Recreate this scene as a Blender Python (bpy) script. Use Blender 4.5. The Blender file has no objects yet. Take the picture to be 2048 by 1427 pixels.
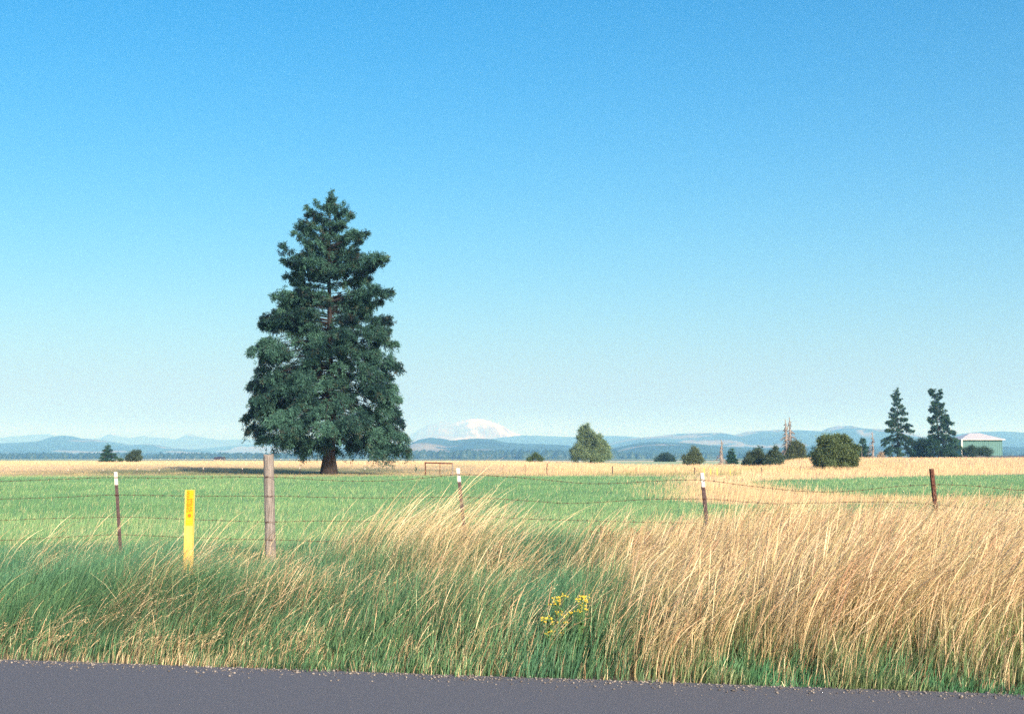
import bpy, math, random
import numpy as np
R = math.radians
rng = np.random.default_rng(7)
random.seed(7)

# ------------------------------------------------------------------ camera, sky, sun, exposure
EYE = 1.5
PITCH = R(4.504)
F = 2558.0                       # focal length in photograph pixels (2048 wide)
sc = bpy.context.scene
cam_d = bpy.data.cameras.new('camera')
cam = bpy.data.objects.new('camera', cam_d)
sc.collection.objects.link(cam)
cam_d.sensor_width = 36.0
cam_d.lens = 36.0 * F / 2048.0
cam_d.clip_start = 0.1
cam_d.clip_end = 80000.0
cam.location = (0, 0, EYE)
cam.rotation_euler = (R(90) + PITCH, 0, 0)
sc.camera = cam

SUN_EL, SUN_AZ = R(24), R(152)    # azimuth clockwise from +Y (the view direction)
world = bpy.data.worlds.new('World')
sc.world = world
world.use_nodes = True
nt = world.node_tree
for n in list(nt.nodes): nt.nodes.remove(n)
sky = nt.nodes.new('ShaderNodeTexSky')
sky.sky_type = 'NISHITA'
sky.sun_disc = False
sky.sun_elevation = SUN_EL
sky.sun_rotation = SUN_AZ
sky.altitude = 50
sky.air_density = 1.0
sky.dust_density = 3.4
sky.ozone_density = 5.0
tint = nt.nodes.new('ShaderNodeMix'); tint.data_type = 'RGBA'; tint.blend_type = 'MULTIPLY'
tint.inputs[0].default_value = 1.0
tint.inputs[7].default_value = (1.40, 1.21, 1.06, 1)
bg = nt.nodes.new('ShaderNodeBackground'); bg.inputs[1].default_value = 0.133
wo = nt.nodes.new('ShaderNodeOutputWorld')
hsv = nt.nodes.new('ShaderNodeHueSaturation')
hsv.inputs['Saturation'].default_value = 1.36
nt.links.new(sky.outputs[0], hsv.inputs['Color']); nt.links.new(hsv.outputs[0], tint.inputs[6])
nt.links.new(tint.outputs[2], bg.inputs[0])
nt.links.new(bg.outputs[0], wo.inputs[0])

sun_d = bpy.data.lights.new('sun', 'SUN')
sun_d.energy = 5.0
sun_d.angle = R(0.5)
sun_d.color = (1.0, 0.93, 0.82)
sun = bpy.data.objects.new('sun', sun_d)
sc.collection.objects.link(sun)
sun.rotation_euler = (R(90) - SUN_EL, 0, -SUN_AZ + math.pi)
sun.location = (40, -60, 60)

sc.view_settings.view_transform = 'Standard'
sc.view_settings.look = 'None'
sc.view_settings.exposure = 0.55
sc.view_settings.gamma = 1.0
sc.cycles.max_bounces = 6
sc.cycles.transparent_max_bounces = 8
sc.cycles.volume_bounces = 1
sc.cycles.use_denoising = False

# ------------------------------------------------------------------ helpers
def ray(px, py):
    u = (px - 1024.0) / F; v = (713.5 - py) / F
    c, s = math.cos(PITCH), math.sin(PITCH)
    return u, c - v * s, s + v * c
def P(px, py, Y):
    a, b, c = ray(px, py); k = Y / b
    return (a * k, Y, EYE + c * k)
def X_at(px, Y):
    return P(px, 915, Y)[0]
def S(x, a, b):
    t = np.clip((x - a) / (b - a), 0, 1)
    return t * t * (3 - 2 * t)

_perm = rng.random((256, 256))
def vnoise(x, y, seed=0):
    x = np.asarray(x, float) + seed * 17.31; y = np.asarray(y, float) + seed * 9.17
    xi = np.floor(x).astype(int); yi = np.floor(y).astype(int)
    fx = x - xi; fy = y - yi
    fx = fx * fx * (3 - 2 * fx); fy = fy * fy * (3 - 2 * fy)
    g = lambda a, b: _perm[(a % 256), (b % 256)]
    return (g(xi, yi) * (1 - fx) + g(xi + 1, yi) * fx) * (1 - fy) + (g(xi, yi + 1) * (1 - fx) + g(xi + 1, yi + 1) * fx) * fy
def fbm(x, y, seed=0, o=4):
    t = 0; a = .5; n = 0
    for i in range(o):
        t = t + a * vnoise(np.asarray(x) * 2 ** i, np.asarray(y) * 2 ** i, seed + i); n += a; a *= .5
    return t / n

def link(name, me, mat, parent=None):
    o = bpy.data.objects.new(name, me)
    sc.collection.objects.link(o)
    if mat: me.materials.append(mat)
    if parent: o.parent = parent
    return o
def mesh_np(name, V, polys, mat, parent=None, col=None, smooth=False):
    """V (n,3); polys: list of index arrays each (m,k)"""
    me = bpy.data.meshes.new(name)
    V = np.asarray(V, np.float32)
    me.vertices.add(len(V)); me.vertices.foreach_set('co', V.ravel())
    loops = np.concatenate([p.ravel() for p in polys]).astype(np.int32)
    tot = np.concatenate([np.full(len(p), p.shape[1], np.int32) for p in polys])
    st = np.concatenate([[0], np.cumsum(tot)[:-1]]).astype(np.int32)
    me.loops.add(len(loops)); me.loops.foreach_set('vertex_index', loops)
    me.polygons.add(len(tot)); me.polygons.foreach_set('loop_start', st)
    try: me.polygons.foreach_set('loop_total', tot)
    except Exception: pass
    if smooth: me.polygons.foreach_set('use_smooth', np.ones(len(tot), bool))
    me.update(calc_edges=True)
    if col is not None:
        a = me.color_attributes.new('Col', 'FLOAT_COLOR', 'POINT')
        c = np.ones((len(V), 4), np.float32); c[:, :3] = col
        a.data.foreach_set('color', c.ravel())
    return link(name, me, mat, parent)
class MB:
    """collects boxes, tubes, quads and links them as one mesh"""
    def __init__(s): s.v = []; s.f = []; s.c = []; s.col = (1, 1, 1)
    def add(s, vs, fs, col=None):
        b = len(s.v); s.v += [tuple(v) for v in vs]; s.f += [tuple(b + i for i in f) for f in fs]
        s.c += [col or s.col] * len(vs)
    def box(s, c, d, rot=0.0, lean=(0, 0), col=None):
        vs = []
        for k in (-1, 1):
            for j in (-1, 1):
                for i in (-1, 1):
                    x, y, z = i * d[0] / 2, j * d[1] / 2, k * d[2] / 2
                    xr = x * math.cos(rot) - y * math.sin(rot); yr = x * math.sin(rot) + y * math.cos(rot)
                    vs.append((c[0] + xr + lean[0] * z, c[1] + yr + lean[1] * z, c[2] + z))
        s.add(vs, [(0, 2, 3, 1), (4, 5, 7, 6), (0, 1, 5, 4), (2, 6, 7, 3), (0, 4, 6, 2), (1, 3, 7, 5)], col)
    def tube(s, pts, rad, n=6, cap=True, col=None):
        pts = [np.array(p, float) for p in pts]
        if not hasattr(rad, '__len__'): rad = [rad] * len(pts)
        vs = []; fs = []
        ref = None
        for i, p in enumerate(pts):
            t = pts[min(i + 1, len(pts) - 1)] - pts[max(i - 1, 0)]
            t = t / (np.linalg.norm(t) + 1e-9)
            if ref is None or abs(np.dot(ref, t)) > .95: ref = np.array((1., 0, 0)) if abs(t[0]) < .8 else np.array((0, 1., 0))
            a = np.cross(t, ref); a /= np.linalg.norm(a); b = np.cross(t, a)
            for k in range(n):
                w = 2 * math.pi * k / n
                vs.append(p + rad[i] * (a * math.cos(w) + b * math.sin(w)))
        for i in range(len(pts) - 1):
            for k in range(n):
                k2 = (k + 1) % n
                fs.append((i * n + k, i * n + k2, (i + 1) * n + k2, (i + 1) * n + k))
        if cap:
            fs.append(tuple(range(n - 1, -1, -1))); fs.append(tuple(range((len(pts) - 1) * n, len(pts) * n)))
        s.add(vs, fs, col)
    def build(s, name, mat, parent=None, smooth=False):
        me = bpy.data.meshes.new(name)
        me.from_pydata(s.v, [], s.f)
        a = me.color_attributes.new('Col', 'FLOAT_COLOR', 'POINT')
        c = np.ones((len(s.v), 4), np.float32); c[:, :3] = np.array(s.c)
        a.data.foreach_set('color', c.ravel())
        if smooth: me.polygons.foreach_set('use_smooth', np.ones(len(me.polygons), bool))
        me.update()
        return link(name, me, mat, parent)
def tag(o, label=None, cat=None, group=None, kind=None):
    for k, v in (('label', label), ('category', cat), ('group', group), ('kind', kind)):
        if v: o[k] = v
    return o
def empty(name, loc, label, cat, group=None, rz=0):
    o = bpy.data.objects.new(name, None); sc.collection.objects.link(o)
    o.location = loc; o.rotation_euler = (0, 0, rz)
    o.empty_display_size = .2
    return tag(o, label, cat, group)
def copy_tree(o, parent=None):
    c = o.copy(); sc.collection.objects.link(c); c.parent = parent
    for ch in o.children: copy_tree(ch, c)
    return c

# ------------------------------------------------------------------ materials
def newmat(name):
    m = bpy.data.materials.new(name); m.use_nodes = True
    return m, m.node_tree, m.node_tree.nodes['Principled BSDF']
def leaf_mat(name, trans=.25, rough=.55, mottling=0.0, scale=3.0, spec=.25):
    m, t, b = newmat(name)
    at = t.nodes.new('ShaderNodeAttribute'); at.attribute_name = 'Col'
    src = at.outputs['Color']
    if mottling:
        no = t.nodes.new('ShaderNodeTexNoise'); no.inputs['Scale'].default_value = scale; no.inputs['Detail'].default_value = 4
        tc = t.nodes.new('ShaderNodeTexCoord'); t.links.new(tc.outputs['Object'], no.inputs['Vector'])
        mr = t.nodes.new('ShaderNodeMapRange'); mr.inputs[1].default_value = .3; mr.inputs[2].default_value = .7
        mr.inputs[3].default_value = 1 - mottling; mr.inputs[4].default_value = 1 + mottling
        t.links.new(no.outputs[0], mr.inputs[0])
        mx = t.nodes.new('ShaderNodeVectorMath'); mx.operation = 'SCALE'
        t.links.new(src, mx.inputs[0]); t.links.new(mr.outputs[0], mx.inputs['Scale']); src = mx.outputs[0]
    t.links.new(src, b.inputs['Base Color'])
    b.inputs['Roughness'].default_value = rough
    b.inputs['Specular IOR Level'].default_value = spec
    if trans:
        tr = t.nodes.new('ShaderNodeBsdfTranslucent'); t.links.new(src, tr.inputs['Color'])
        mi = t.nodes.new('ShaderNodeMixShader'); mi.inputs[0].default_value = trans
        t.links.new(b.outputs[0], mi.inputs[1]); t.links.new(tr.outputs[0], mi.inputs[2])
        t.links.new(mi.outputs[0], t.nodes['Material Output'].inputs[0])
    return m
def noisy(name, c1, c2, scale=5, rough=.8, bump=.0, stretch=(1, 1, 1), metal=0.0, spec=.3, lo=.35, hi=.65, c3=None):
    m, t, b = newmat(name)
    tc = t.nodes.new('ShaderNodeTexCoord'); mp = t.nodes.new('ShaderNodeMapping')
    mp.inputs['Scale'].default_value = stretch
    no = t.nodes.new('ShaderNodeTexNoise'); no.inputs['Scale'].default_value = scale; no.inputs['Detail'].default_value = 8
    no.inputs['Roughness'].default_value = .65
    cr = t.nodes.new('ShaderNodeValToRGB')
    cr.color_ramp.elements[0].position = lo; cr.color_ramp.elements[0].color = (*c1, 1)
    cr.color_ramp.elements[1].position = hi; cr.color_ramp.elements[1].color = (*c2, 1)
    if c3:
        e = cr.color_ramp.elements.new(min(hi + .12, 1)); e.color = (*c3, 1)
    t.links.new(tc.outputs['Object'], mp.inputs[0]); t.links.new(mp.outputs[0], no.inputs['Vector'])
    t.links.new(no.outputs[0], cr.inputs[0]); t.links.new(cr.outputs[0], b.inputs['Base Color'])
    b.inputs['Roughness'].default_value = rough; b.inputs['Metallic'].default_value = metal
    b.inputs['Specular IOR Level'].default_value = spec
    if bump:
        bp = t.nodes.new('ShaderNodeBump'); bp.inputs['Strength'].default_value = bump; bp.inputs['Distance'].default_value = .02
        t.links.new(no.outputs[0], bp.inputs['Height']); t.links.new(bp.outputs[0], b.inputs['Normal'])
    return m
M = {}
M['grass'] = leaf_mat('grass_blades', .16, .5)
M['dry'] = leaf_mat('dry_grass', .16, .5)
M['needles'] = leaf_mat('fir_needles', .06, .6, spec=.15)
M['leaves'] = leaf_mat('tree_leaves', .2, .5)
M['ground'] = leaf_mat('ground_soil', 0, .95, .18, .6)
M['hill'] = leaf_mat('hill_forest', 0, .95, .25, .004, .05)
M['bark'] = noisy('bark', (.010, .009, .010), (.050, .040, .038), 3, .9, .6, (3, 3, .5))
M['deadwood'] = noisy('dead_wood', (.14, .12, .11), (.30, .27, .25), 2, .9, .3, (3, 3, .4))
M['postwood'] = noisy('weathered_wood', (.10, .088, .082), (.30, .275, .26), 14, .85, .5, (4, 4, .35), lo=.3, hi=.62, c3=(.45, .41, .38))
M['rust'] = noisy('rusty_steel', (.045, .018, .014), (.13, .05, .035), 30, .75, .2, spec=.3)
M['steel'] = noisy('dark_post_paint', (.05, .035, .04), (.10, .065, .07), 25, .7, .2)
M['white'] = noisy('white_paint', (.34, .30, .27), (.62, .60, .57), 22, .65, .1, lo=.3, hi=.5)
M['wire'] = noisy('wire_rust', (.05, .025, .02), (.14, .07, .05), 60, .6, .0, spec=.4)
M['asphalt'] = noisy('asphalt', (.07, .075, .095), (.17, .175, .20), 90, .9, .5, lo=.3, hi=.7)
M['marker'] = noisy('marker_fibreglass', (.64, .42, .09), (.76, .54, .15), 12, .5, .1, (1, 1, .4))
M['decal'] = noisy('marker_decal', (.80, .38, .012), (.84, .45, .02), 20, .4)
M['decal_red'] = noisy('marker_letters', (.55, .13, .01), (.62, .17, .02), 20, .5)
M['barnwall'] = noisy('barn_wall_green', (.06, .16, .17), (.09, .21, .21), 6, .6, .0, (1, 1, .1))
M['barnroof'] = noisy('barn_roof_metal', (.50, .48, .49), (.58, .56, .57), 2, .45)
M['darkboard'] = noisy('dark_boards', (.03, .03, .05), (.07, .065, .085), 6, .8)
M['yellow'] = noisy('yellow_paint', (.75, .50, .05), (.8, .56, .08), 10, .5)

# ------------------------------------------------------------------ land
def px_of(x, y): return 1024 + F * x / np.maximum(y, .5)
def road_edge(x): return 9.26 - 0.20 * (x + 2.25)
EP = [(-400, 430), (900, 430), (1080, 400), (1190, 330), (1250, 245), (1540, 235), (1580, 335), (2500, 345)]
def tan_end(px): return np.interp(px, [a for a, b in EP], [b for a, b in EP])
def height(x, y):
    r = x / np.maximum(y, 1.)
    h = S(r, .185, .235) * S(y, 110, 320) * 1.25
    h = h + (fbm(x / 9, y / 9, 3) - .5) * .10 * S(y, 14, 30) * (1 - S(y, 300, 600))
    h = h + .40 * S(y, 120, 190) * (1 - S(r, -.02, .06)) * (1 - S(y, 420, 600) * .6)
    # the land drops away gently beyond the fields on the left and in the middle
    h = h - (1 - S(r, .2, .23)) * S(y, 440, 900) * 1.2
    h = h + (fbm(x / 2.2, y / 2.2, 5) - .5) * .10 * S(y, 10.2, 11.5) * (1 - S(y, 20, 40))
    h = h - .06 * S(y, 7, 11) * 0
    return h
def green_field(x, y):
    """1 where the short green hay field is, 0 in the tan grass, with ragged edges"""
    px = px_of(x, y) + (fbm(x / 3, y / 3, 11) - .5) * 60 * 45 / np.maximum(y, 20)
    d = y * (1 + (fbm(x / 5, y / 9, 12) - .5) * .10)
    wl = np.interp(d, [20, 44, 50, 85, 105, 130], [1352, 1352, 1353, 1375, 1400, 1420])
    far = np.interp(px, [0, 1300, 1400], [103, 104, 104])
    left = (px < wl) & (d < far)
    low = np.interp(px, [1350, 1407, 1500, 1945, 2300], [46, 42, 41, 41, 40])
    near = (px >= wl) & (d < low)
    g0 = np.interp(px, [1485, 1520, 1600, 1700, 1945, 2300], [75, 66, 55, 49.5, 45, 42])
    g1 = np.interp(px, [1485, 1520, 1600, 1700, 1945, 2300], [75, 85, 89, 96, 113, 130])
    right = (px > 1485) & (d > g0) & (d < g1)
    return (left | near | right).astype(float)
C = lambda *a: np.array(a, float)
G_FIELD = C(.105, .25, .115); G_FIELD2 = C(.21, .36, .165)
TAN = C(.62, .44, .25); TAN2 = C(.72, .53, .33); TANG = C(.45, .42, .19)
PALEG = C(.35, .45, .27)
def mixc(a, b, t): t = np.asarray(t)[..., None]; return a * (1 - t) + b * t
def fir_shade(x, y):
    'greener growth, its colour darkened to deepen the shadow cast by the fir'
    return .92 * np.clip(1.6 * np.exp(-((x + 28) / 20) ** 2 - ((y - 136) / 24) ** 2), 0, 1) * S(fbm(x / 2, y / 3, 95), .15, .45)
def ground_col(x, y):
    px = px_of(x, y)
    n = fbm(x / 6, y / 6, 21); n2 = fbm(x / 1.5, y / 1.5, 22); n3 = fbm(x / 40, y / 60, 23)
    g = mixc(G_FIELD, G_FIELD2, n)
    t = mixc(TAN, TAN2, n3); t = mixc(t, TANG, S(n, .5, .75) * .6)
    t = mixc(t, C(.12, .15, .08), fir_shade(x, y))  # shade of the fir put into the ground colour
    c = mixc(t, g, green_field(x, y))
    thatch = mixc(C(.10, .085, .045), C(.16, .13, .08), n2)
    c = mixc(thatch, c, S(y, 15.5, 17.5))
    far = S(y / tan_end(px), 1.0, 1.03)
    fc = mixc(PALEG, C(.50, .45, .30), S(fbm(x / 300, y / 500, 25), .5, .6))
    fc = mixc(fc, C(.05, .10, .05), S(fbm(x / 400, y / 400, 26), .55, .6) * S(y, 900, 1500))
    return mixc(c, fc, far)
rr = np.concatenate([np.linspace(-1.6, -.5, 22)[:-1], np.linspace(-.5, .5, 300), np.linspace(.5, 1.6, 22)[1:]])
yy = np.concatenate([np.linspace(-60, 0, 9)[:-1], np.arange(0, 130, .5), 130 * (24500 / 130) ** np.linspace(0, 1, 150)])
RR, YY = np.meshgrid(rr, yy)
XX = RR * np.sqrt(YY ** 2 + 40 ** 2)
ZZ = height(XX, YY)
V = np.stack([XX, YY, ZZ], -1).reshape(-1, 3)
ny, nx = RR.shape
idx = np.arange(ny * nx).reshape(ny, nx)
Q = np.stack([idx[:-1, :-1], idx[:-1, 1:], idx[1:, 1:], idx[1:, :-1]], -1).reshape(-1, 4)
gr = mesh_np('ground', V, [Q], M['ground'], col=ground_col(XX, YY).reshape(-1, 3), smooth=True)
tag(gr, kind='structure')
# road, a strip a few mm above the ground, its far edge just inside the lower left corner
mb = MB()
xs = np.linspace(-60, 60, 61)
for a, b in zip(xs[:-1], xs[1:]):
    ya, yb = float(road_edge(a)), float(road_edge(b))
    mb.add([(a, ya - 7.4, .022), (b, yb - 7.4, .022), (b, yb, .022), (a, ya, .022), (a, ya, -.1), (b, yb, -.1)], [(0, 1, 2, 3), (3, 2, 5, 4)])
tag(mb.build('road', M['asphalt']), kind='structure')

n = 9000
gx = rng.uniform(-7, 7, n); gy = road_edge(gx) + np.where(rng.random(n) < .6, rng.normal(.03, .09, n), rng.normal(-.05, .16, n)) + (fbm(gx * 2, gx * 0, 97) - .5) * .12
gs = .003 + .010 * rng.random(n) ** 3
o8 = np.array([(1, 0, 0), (-1, 0, 0), (0, 1, 0), (0, -1, 0), (0, 0, .7), (0, 0, -.7)], float)
gv = np.stack([gx, gy, np.where(gy < road_edge(gx), .022, .0) + gs * .4], -1)[:, None, :] + o8[None] * gs[:, None, None] * rng.uniform(.6, 1.3, (n, 6, 1))
gt = np.array([(0, 2, 4), (2, 1, 4), (1, 3, 4), (3, 0, 4), (2, 0, 5), (1, 2, 5), (3, 1, 5), (0, 3, 5)])
gc = mixc(C(.10, .09, .085), C(.34, .31, .28), rng.random(n))
tag(mesh_np('gravel', gv.reshape(-1, 3), [((np.arange(n) * 6)[:, None, None] + gt[None]).reshape(-1, 3)], M['ground'], col=np.repeat(gc, 6, axis=0)), 'loose grey gravel along the road edge', 'gravel', kind='stuff')

# hills and mountains: each a ridge with a front and a back slope
def ridge(name, D, pts, front, back, colf, zamp=.12, step=3.0, ext=True):
    px = np.arange(pts[0][0], pts[-1][0] + .1, step)
    py = np.interp(px, [a for a, b in pts], [b for a, b in pts])
    py = py + (fbm(px / 9, px * 0 + D, 31) - .5) * (6.5 if name == 'volcano' else 1.5)
    n = 46
    s = np.concatenate([np.linspace(-1, 0, 34), np.linspace(0, 1, n - 34 + 1)[1:]])
    PX, SS = np.meshgrid(px, s)
    TY = D + np.where(SS < 0, SS * front, SS * back)
    TX = (PX - 1024) / F * (D + (TY - D) * .6) * 1.003
    ztop = EYE + (915 - np.interp(PX, px, py)) / F * D
    prof = np.where(SS < 0, 1 - (-SS) ** 1.25, 1 - SS ** 1.5)
    wob = (fbm(TX / (front * .22), TY / (front * .30), 33, 5) - .5)
    Z = -4 + (ztop + 4) * np.clip(prof + wob * .55 * np.sin(np.pi * np.clip(-SS, 0, 1)), 0, 1.0)
    V = np.stack([TX, TY, Z], -1).reshape(-1, 3)
    idx = np.arange(PX.size).reshape(PX.shape)
    Q = np.stack([idx[:-1, :-1], idx[:-1, 1:], idx[1:, 1:], idx[1:, :-1]], -1).reshape(-1, 4)
    col = colf(PX, SS, TX, TY, Z, ztop).reshape(-1, 3)
    o = mesh_np(name, V, [Q], M['hill'], col=col, smooth=False)
    tag(o, kind='structure')
    return o
def forest(patches=.62, tanc=C(.30, .26, .19)):
    def f(PX, SS, TX, TY, Z, zt):
        n = fbm(TX / 120, TY / 120, 41)
        c = mixc(C(.018, .045, .03), C(.05, .10, .05), n)
        p = fbm(TX / 500, TY / 800, 42, 3)
        return mixc(c, tanc, S(p, patches, patches + .03) * (n > .35) * .75)
    return f
def snow(PX, SS, TX, TY, Z, zt):
    n = fbm(TX / 260, TY / 500, 44, 5)
    rock = mixc(C(.16, .13, .15), C(.30, .25, .26), n)
    n2 = fbm(PX / 9 + Z / 240, Z / 190, 46, 4); k = S(.55 * n + .55 * n2 + (PX - 925) / 420 + (Z / np.maximum(zt.max(), 1)) * .30, .72, .95)
    return mixc(rock, C(.74, .68, .69), k)
def faint(PX, SS, TX, TY, Z, zt):
    n = fbm(TX / 400, TY / 400, 45)
    hi = S(Z, 240, 300) * S(n, .5, .6)
    return mixc(mixc(C(.04, .07, .06), C(.10, .12, .10), n), C(.6, .58, .58), hi * .6)
ridge('volcano', 18000, [(770, 915), (800, 893), (825, 868), (838, 858), (860, 848), (880, 843), (905, 846), (925, 840), (950, 838), (975, 838.5), (990, 845), (1005, 851), (1018, 859), (1035, 868), (1060, 877), (1120, 895), (1170, 915)], 3500, 3000, snow, step=2)
ridge('far_mountains', 15500, [(-60, 880), (60, 870), (103, 867), (112, 873), (150, 877), (184, 877), (209, 876), (221, 870), (231, 866), (241, 870), (248, 873), (266, 876), (293, 871), (303, 874), (327, 875), (354, 878), (366, 875), (381, 867), (397, 872), (412, 875), (442, 879), (500, 878), (600, 880), (700, 880), (820, 888), (900, 905)], 2500, 2500, faint, step=2)
ridge('hills', 11500, [(330, 905), (480, 890), (600, 884), (760, 884), (820, 889), (900, 886), (960, 881), (1010, 874), (1040, 870), (1100, 872), (1150, 874), (1200, 871), (1250, 872), (1290, 876), (1330, 880), (1420, 884), (1500, 900)], 2400, 1800, forest(.66))
ridge('hills', 9000, [(1160, 910), (1220, 886), (1260, 877), (1300, 873), (1345, 868), (1400, 865), (1440, 865), (1466, 869.5), (1490, 863), (1520, 861), (1560, 859), (1590, 860), (1640, 862), (1652, 856), (1670, 852), (1700, 851), (1720, 856), (1745, 857), (1770, 859), (1800, 866), (1830, 873), (1870, 875), (1910, 868), (1945, 864), (2000, 862), (2120, 870), (2250, 880)], 2600, 1800, forest(.57))
ridge('hills', 8200, [(-150, 895), (20, 886), (103, 882), (125, 874), (135, 871), (150, 872), (165, 876), (185, 878), (210, 880), (240, 885), (270, 890), (300, 888), (320, 889), (345, 895), (400, 899), (450, 904), (550, 912)], 2600, 1800, forest(.6))
ridge('hills', 6500, [(-150, 905), (103, 903), (200, 905), (300, 903), (400, 907), (500, 908), (600, 909), (660, 903), (680, 896), (700, 894), (740, 895), (770, 899), (820, 908)], 1600, 1200, forest(.68))
ridge('hills', 5600, [(780, 912), (808, 897), (825, 888), (840, 880), (862, 875), (885, 877), (905, 881), (925, 878), (955, 876), (985, 878), (1010, 884), (1050, 887), (1090, 888), (1130, 890), (1200, 900), (1240, 910)], 1700, 1200, forest(.60, C(.34, .29, .21)))
ridge('hills', 4700, [(1170, 912), (1230, 895), (1270, 886), (1300, 883), (1380, 886), (1450, 893), (1520, 896), (1620, 893), (1700, 891), (1800, 893), (1950, 892), (2150, 895)], 1500, 1200, forest(.61, C(.34, .29, .21)))

# ------------------------------------------------------------------ foliage and trees
def leaves(cen, axis, length, width, col, rs):
    """rhombus leaves: cen (n,3), axis (n,3) unit, returns V, Q, col"""
    n = len(cen)
    rnd = rs.normal(size=(n, 3))
    side = np.cross(axis, rnd); side /= np.linalg.norm(side, axis=1, keepdims=True) + 1e-9
    L = np.asarray(length).reshape(-1, 1); W = np.asarray(width).reshape(-1, 1)
    a = cen; b = cen + axis * L * .45 + side * W * .5; c = cen + axis * L; d = cen + axis * L * .45 - side * W * .5
    V = np.stack([a, b, c, d], 1).reshape(-1, 3)
    Q = np.arange(n * 4).reshape(-1, 4)
    return V, Q, np.repeat(col, 4, axis=0)
def unit(a): return a / (np.linalg.norm(a, axis=-1, keepdims=True) + 1e-9)
def conifer(name, label, cat, px, D, base_py, top_py, tips_l, tips_r, nleaf, nfill, leaf=.3, seed=1, group=None,
            greens=(C(.020, .060, .045), C(.045, .115, .075)), trunk_px=6, bare_to=.06, droopy=.5, lean_top=0.0, bark=None, clump=1.0, fillr=.8, base_z=None, width=.24, tufted=False):
    rs = np.random.default_rng(seed)
    bx, by, bz = P(px, base_py, D)
    if base_z is not None: bz = base_z
    m = D / F
    H = (EYE + (915 - top_py) * m) - bz
    t = empty(name, (bx, by, bz), label, cat, group)
    loc = lambda q: ((q[0] - px) * m, EYE + (915 - q[1]) * m - bz)
    TL = sorted([loc(q) for q in tips_l], key=lambda q: q[1]); TR = sorted([loc(q) for q in tips_r], key=lambda q: q[1])
    def env(z, side):
        T = TL if side < 0 else TR
        return abs(np.interp(z, [q[1] for q in T], [abs(q[0]) for q in T]))
    # trunk
    mb = MB()
    r0 = trunk_px * m / 2
    zs = np.linspace(0, 1, 14)
    wob = [(rs.normal() * .004 * H, rs.normal() * .004 * H) for _ in zs]
    tp = [(wob[i][0] * (i > 1) + lean_top * z ** 2, wob[i][1] * (i > 1), z * H * .985) for i, z in enumerate(zs)]
    tr = [r0 * (1.0 - z) ** 1.25 * (1.5 if i == 0 else 1.0) + .004 * H * .3 for i, z in enumerate(zs)]
    mb.tube([(0, 0, -.3)] + tp, [tr[0] * 1.15] + tr, 10)
    def trunk_at(z):
        k = np.clip(z / (H * .985), 0, 1)
        return np.array((np.interp(k, zs, [q[0] for q in tp]), np.interp(k, zs, [q[1] for q in tp]), z))
    br = []
    for T, sgn in ((TL, -1), (TR, 1)):
        for q in T:
            L = abs(q[0])
            br.append((np.array((q[0], rs.uniform(-.35, .35) * L, q[1])), 1.0))
            if L > H * .06:
                for k in range(2):
                    br.append((np.array((q[0] * rs.uniform(.7, .97), rs.uniform(-.6, .6) * L, q[1] + rs.normal() * .02 * H)), .9))
    for i in range(nfill):
        z = H * (bare_to + (1 - bare_to) * rs.random() ** 1.15)
        a = rs.uniform(0, 2 * math.pi)
        e = env(z, math.cos(a))
        eavg = .5 * (env(z, -1) + env(z, 1))
        L = (abs(math.cos(a)) * e + (1 - abs(math.cos(a))) * eavg) * rs.uniform(fillr - .2, fillr + .12)
        if tufted: L *= rs.uniform(.45, 1.08)
        L *= .50 + .78 * float(S(fbm(a * 1.3 + seed, z / H * 11 + seed, 91, 2), .25, .72))
        br.append((np.array((math.cos(a) * L, math.sin(a) * L, z + rs.normal() * .01 * H)), rs.uniform(.8, 1.0)))
    cen = []; axs = []; col = []; ln = []
    tot = sum(np.linalg.norm(b[0][:2]) ** 1.25 + .02 * H for b in br)
    for tip, wgt in br:
        L = math.hypot(tip[0], tip[1])
        k = tip[2] / H
        # lower boughs rise from the trunk then droop; upper ones sweep upward
        rise = np.interp(k, [0, .35, .75, 1], [-.05 - .45 * droopy, -.25 * droopy, .25, .6]) * L
        z0 = float(np.clip(tip[2] - rise, bare_to * H * .9, H * .97))
        p0 = trunk_at(z0)
        belly = np.interp(k, [0, .5, 1], [.30 * droopy, .12, -.10]) * L
        mid = (p0 + tip) / 2 + np.array((0, 0, belly))
        def B(s):
            s = s[:, None]
            return p0 * (1 - s) ** 2 + 2 * mid * s * (1 - s) + tip * s ** 2
        ss = np.linspace(0, 1, 6)
        mb.tube(B(ss), np.linspace(.010 * L + .012, .005, 6) * (m / .046) ** .3, 4, False)
        n = int(nleaf * (L ** 1.25 + .02 * H) / tot)
        if n < 4: continue
        # twigs along the bough, leaves clumped on each twig
        nt_ = max(3, int(n / (26 * clump)))
        s = np.clip(.06 + .96 * rs.random(nt_) ** .75, 0, 1.0)
        c = B(s); dirn = unit(B(np.clip(s + .05, 0, 1.05)) - B(s - .02))
        sidev = unit(np.cross(dirn, (0, 0, 1.)))
        w = (width * L * np.sin(np.pi * np.clip(s, .1, .97)) ** .8 + .014 * H) * wgt
        off = rs.uniform(-1, 1, nt_)
        tw_dir = unit(dirn * .8 + sidev * np.sign(off)[:, None] * .8 + np.array((0, 0, -.25 * droopy)))
        base = c + sidev * (off * w * .55)[:, None] + np.array((0, 0, 1.)) * (-np.abs(off) * w * .25)[:, None]
        tl = w * rs.uniform(.3, .75, nt_) + leaf
        hang = rs.random(nt_) < .45 * droopy
        tw_dir[hang] = unit(np.stack([rs.normal(0, .25, hang.sum()), rs.normal(0, .25, hang.sum()), -np.ones(hang.sum())], 1))
        per = max(1, n // nt_)
        u = rs.random((nt_, per))
        pts = base[:, None, :] + tw_dir[:, None, :] * (u * tl[:, None])[..., None]
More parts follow.
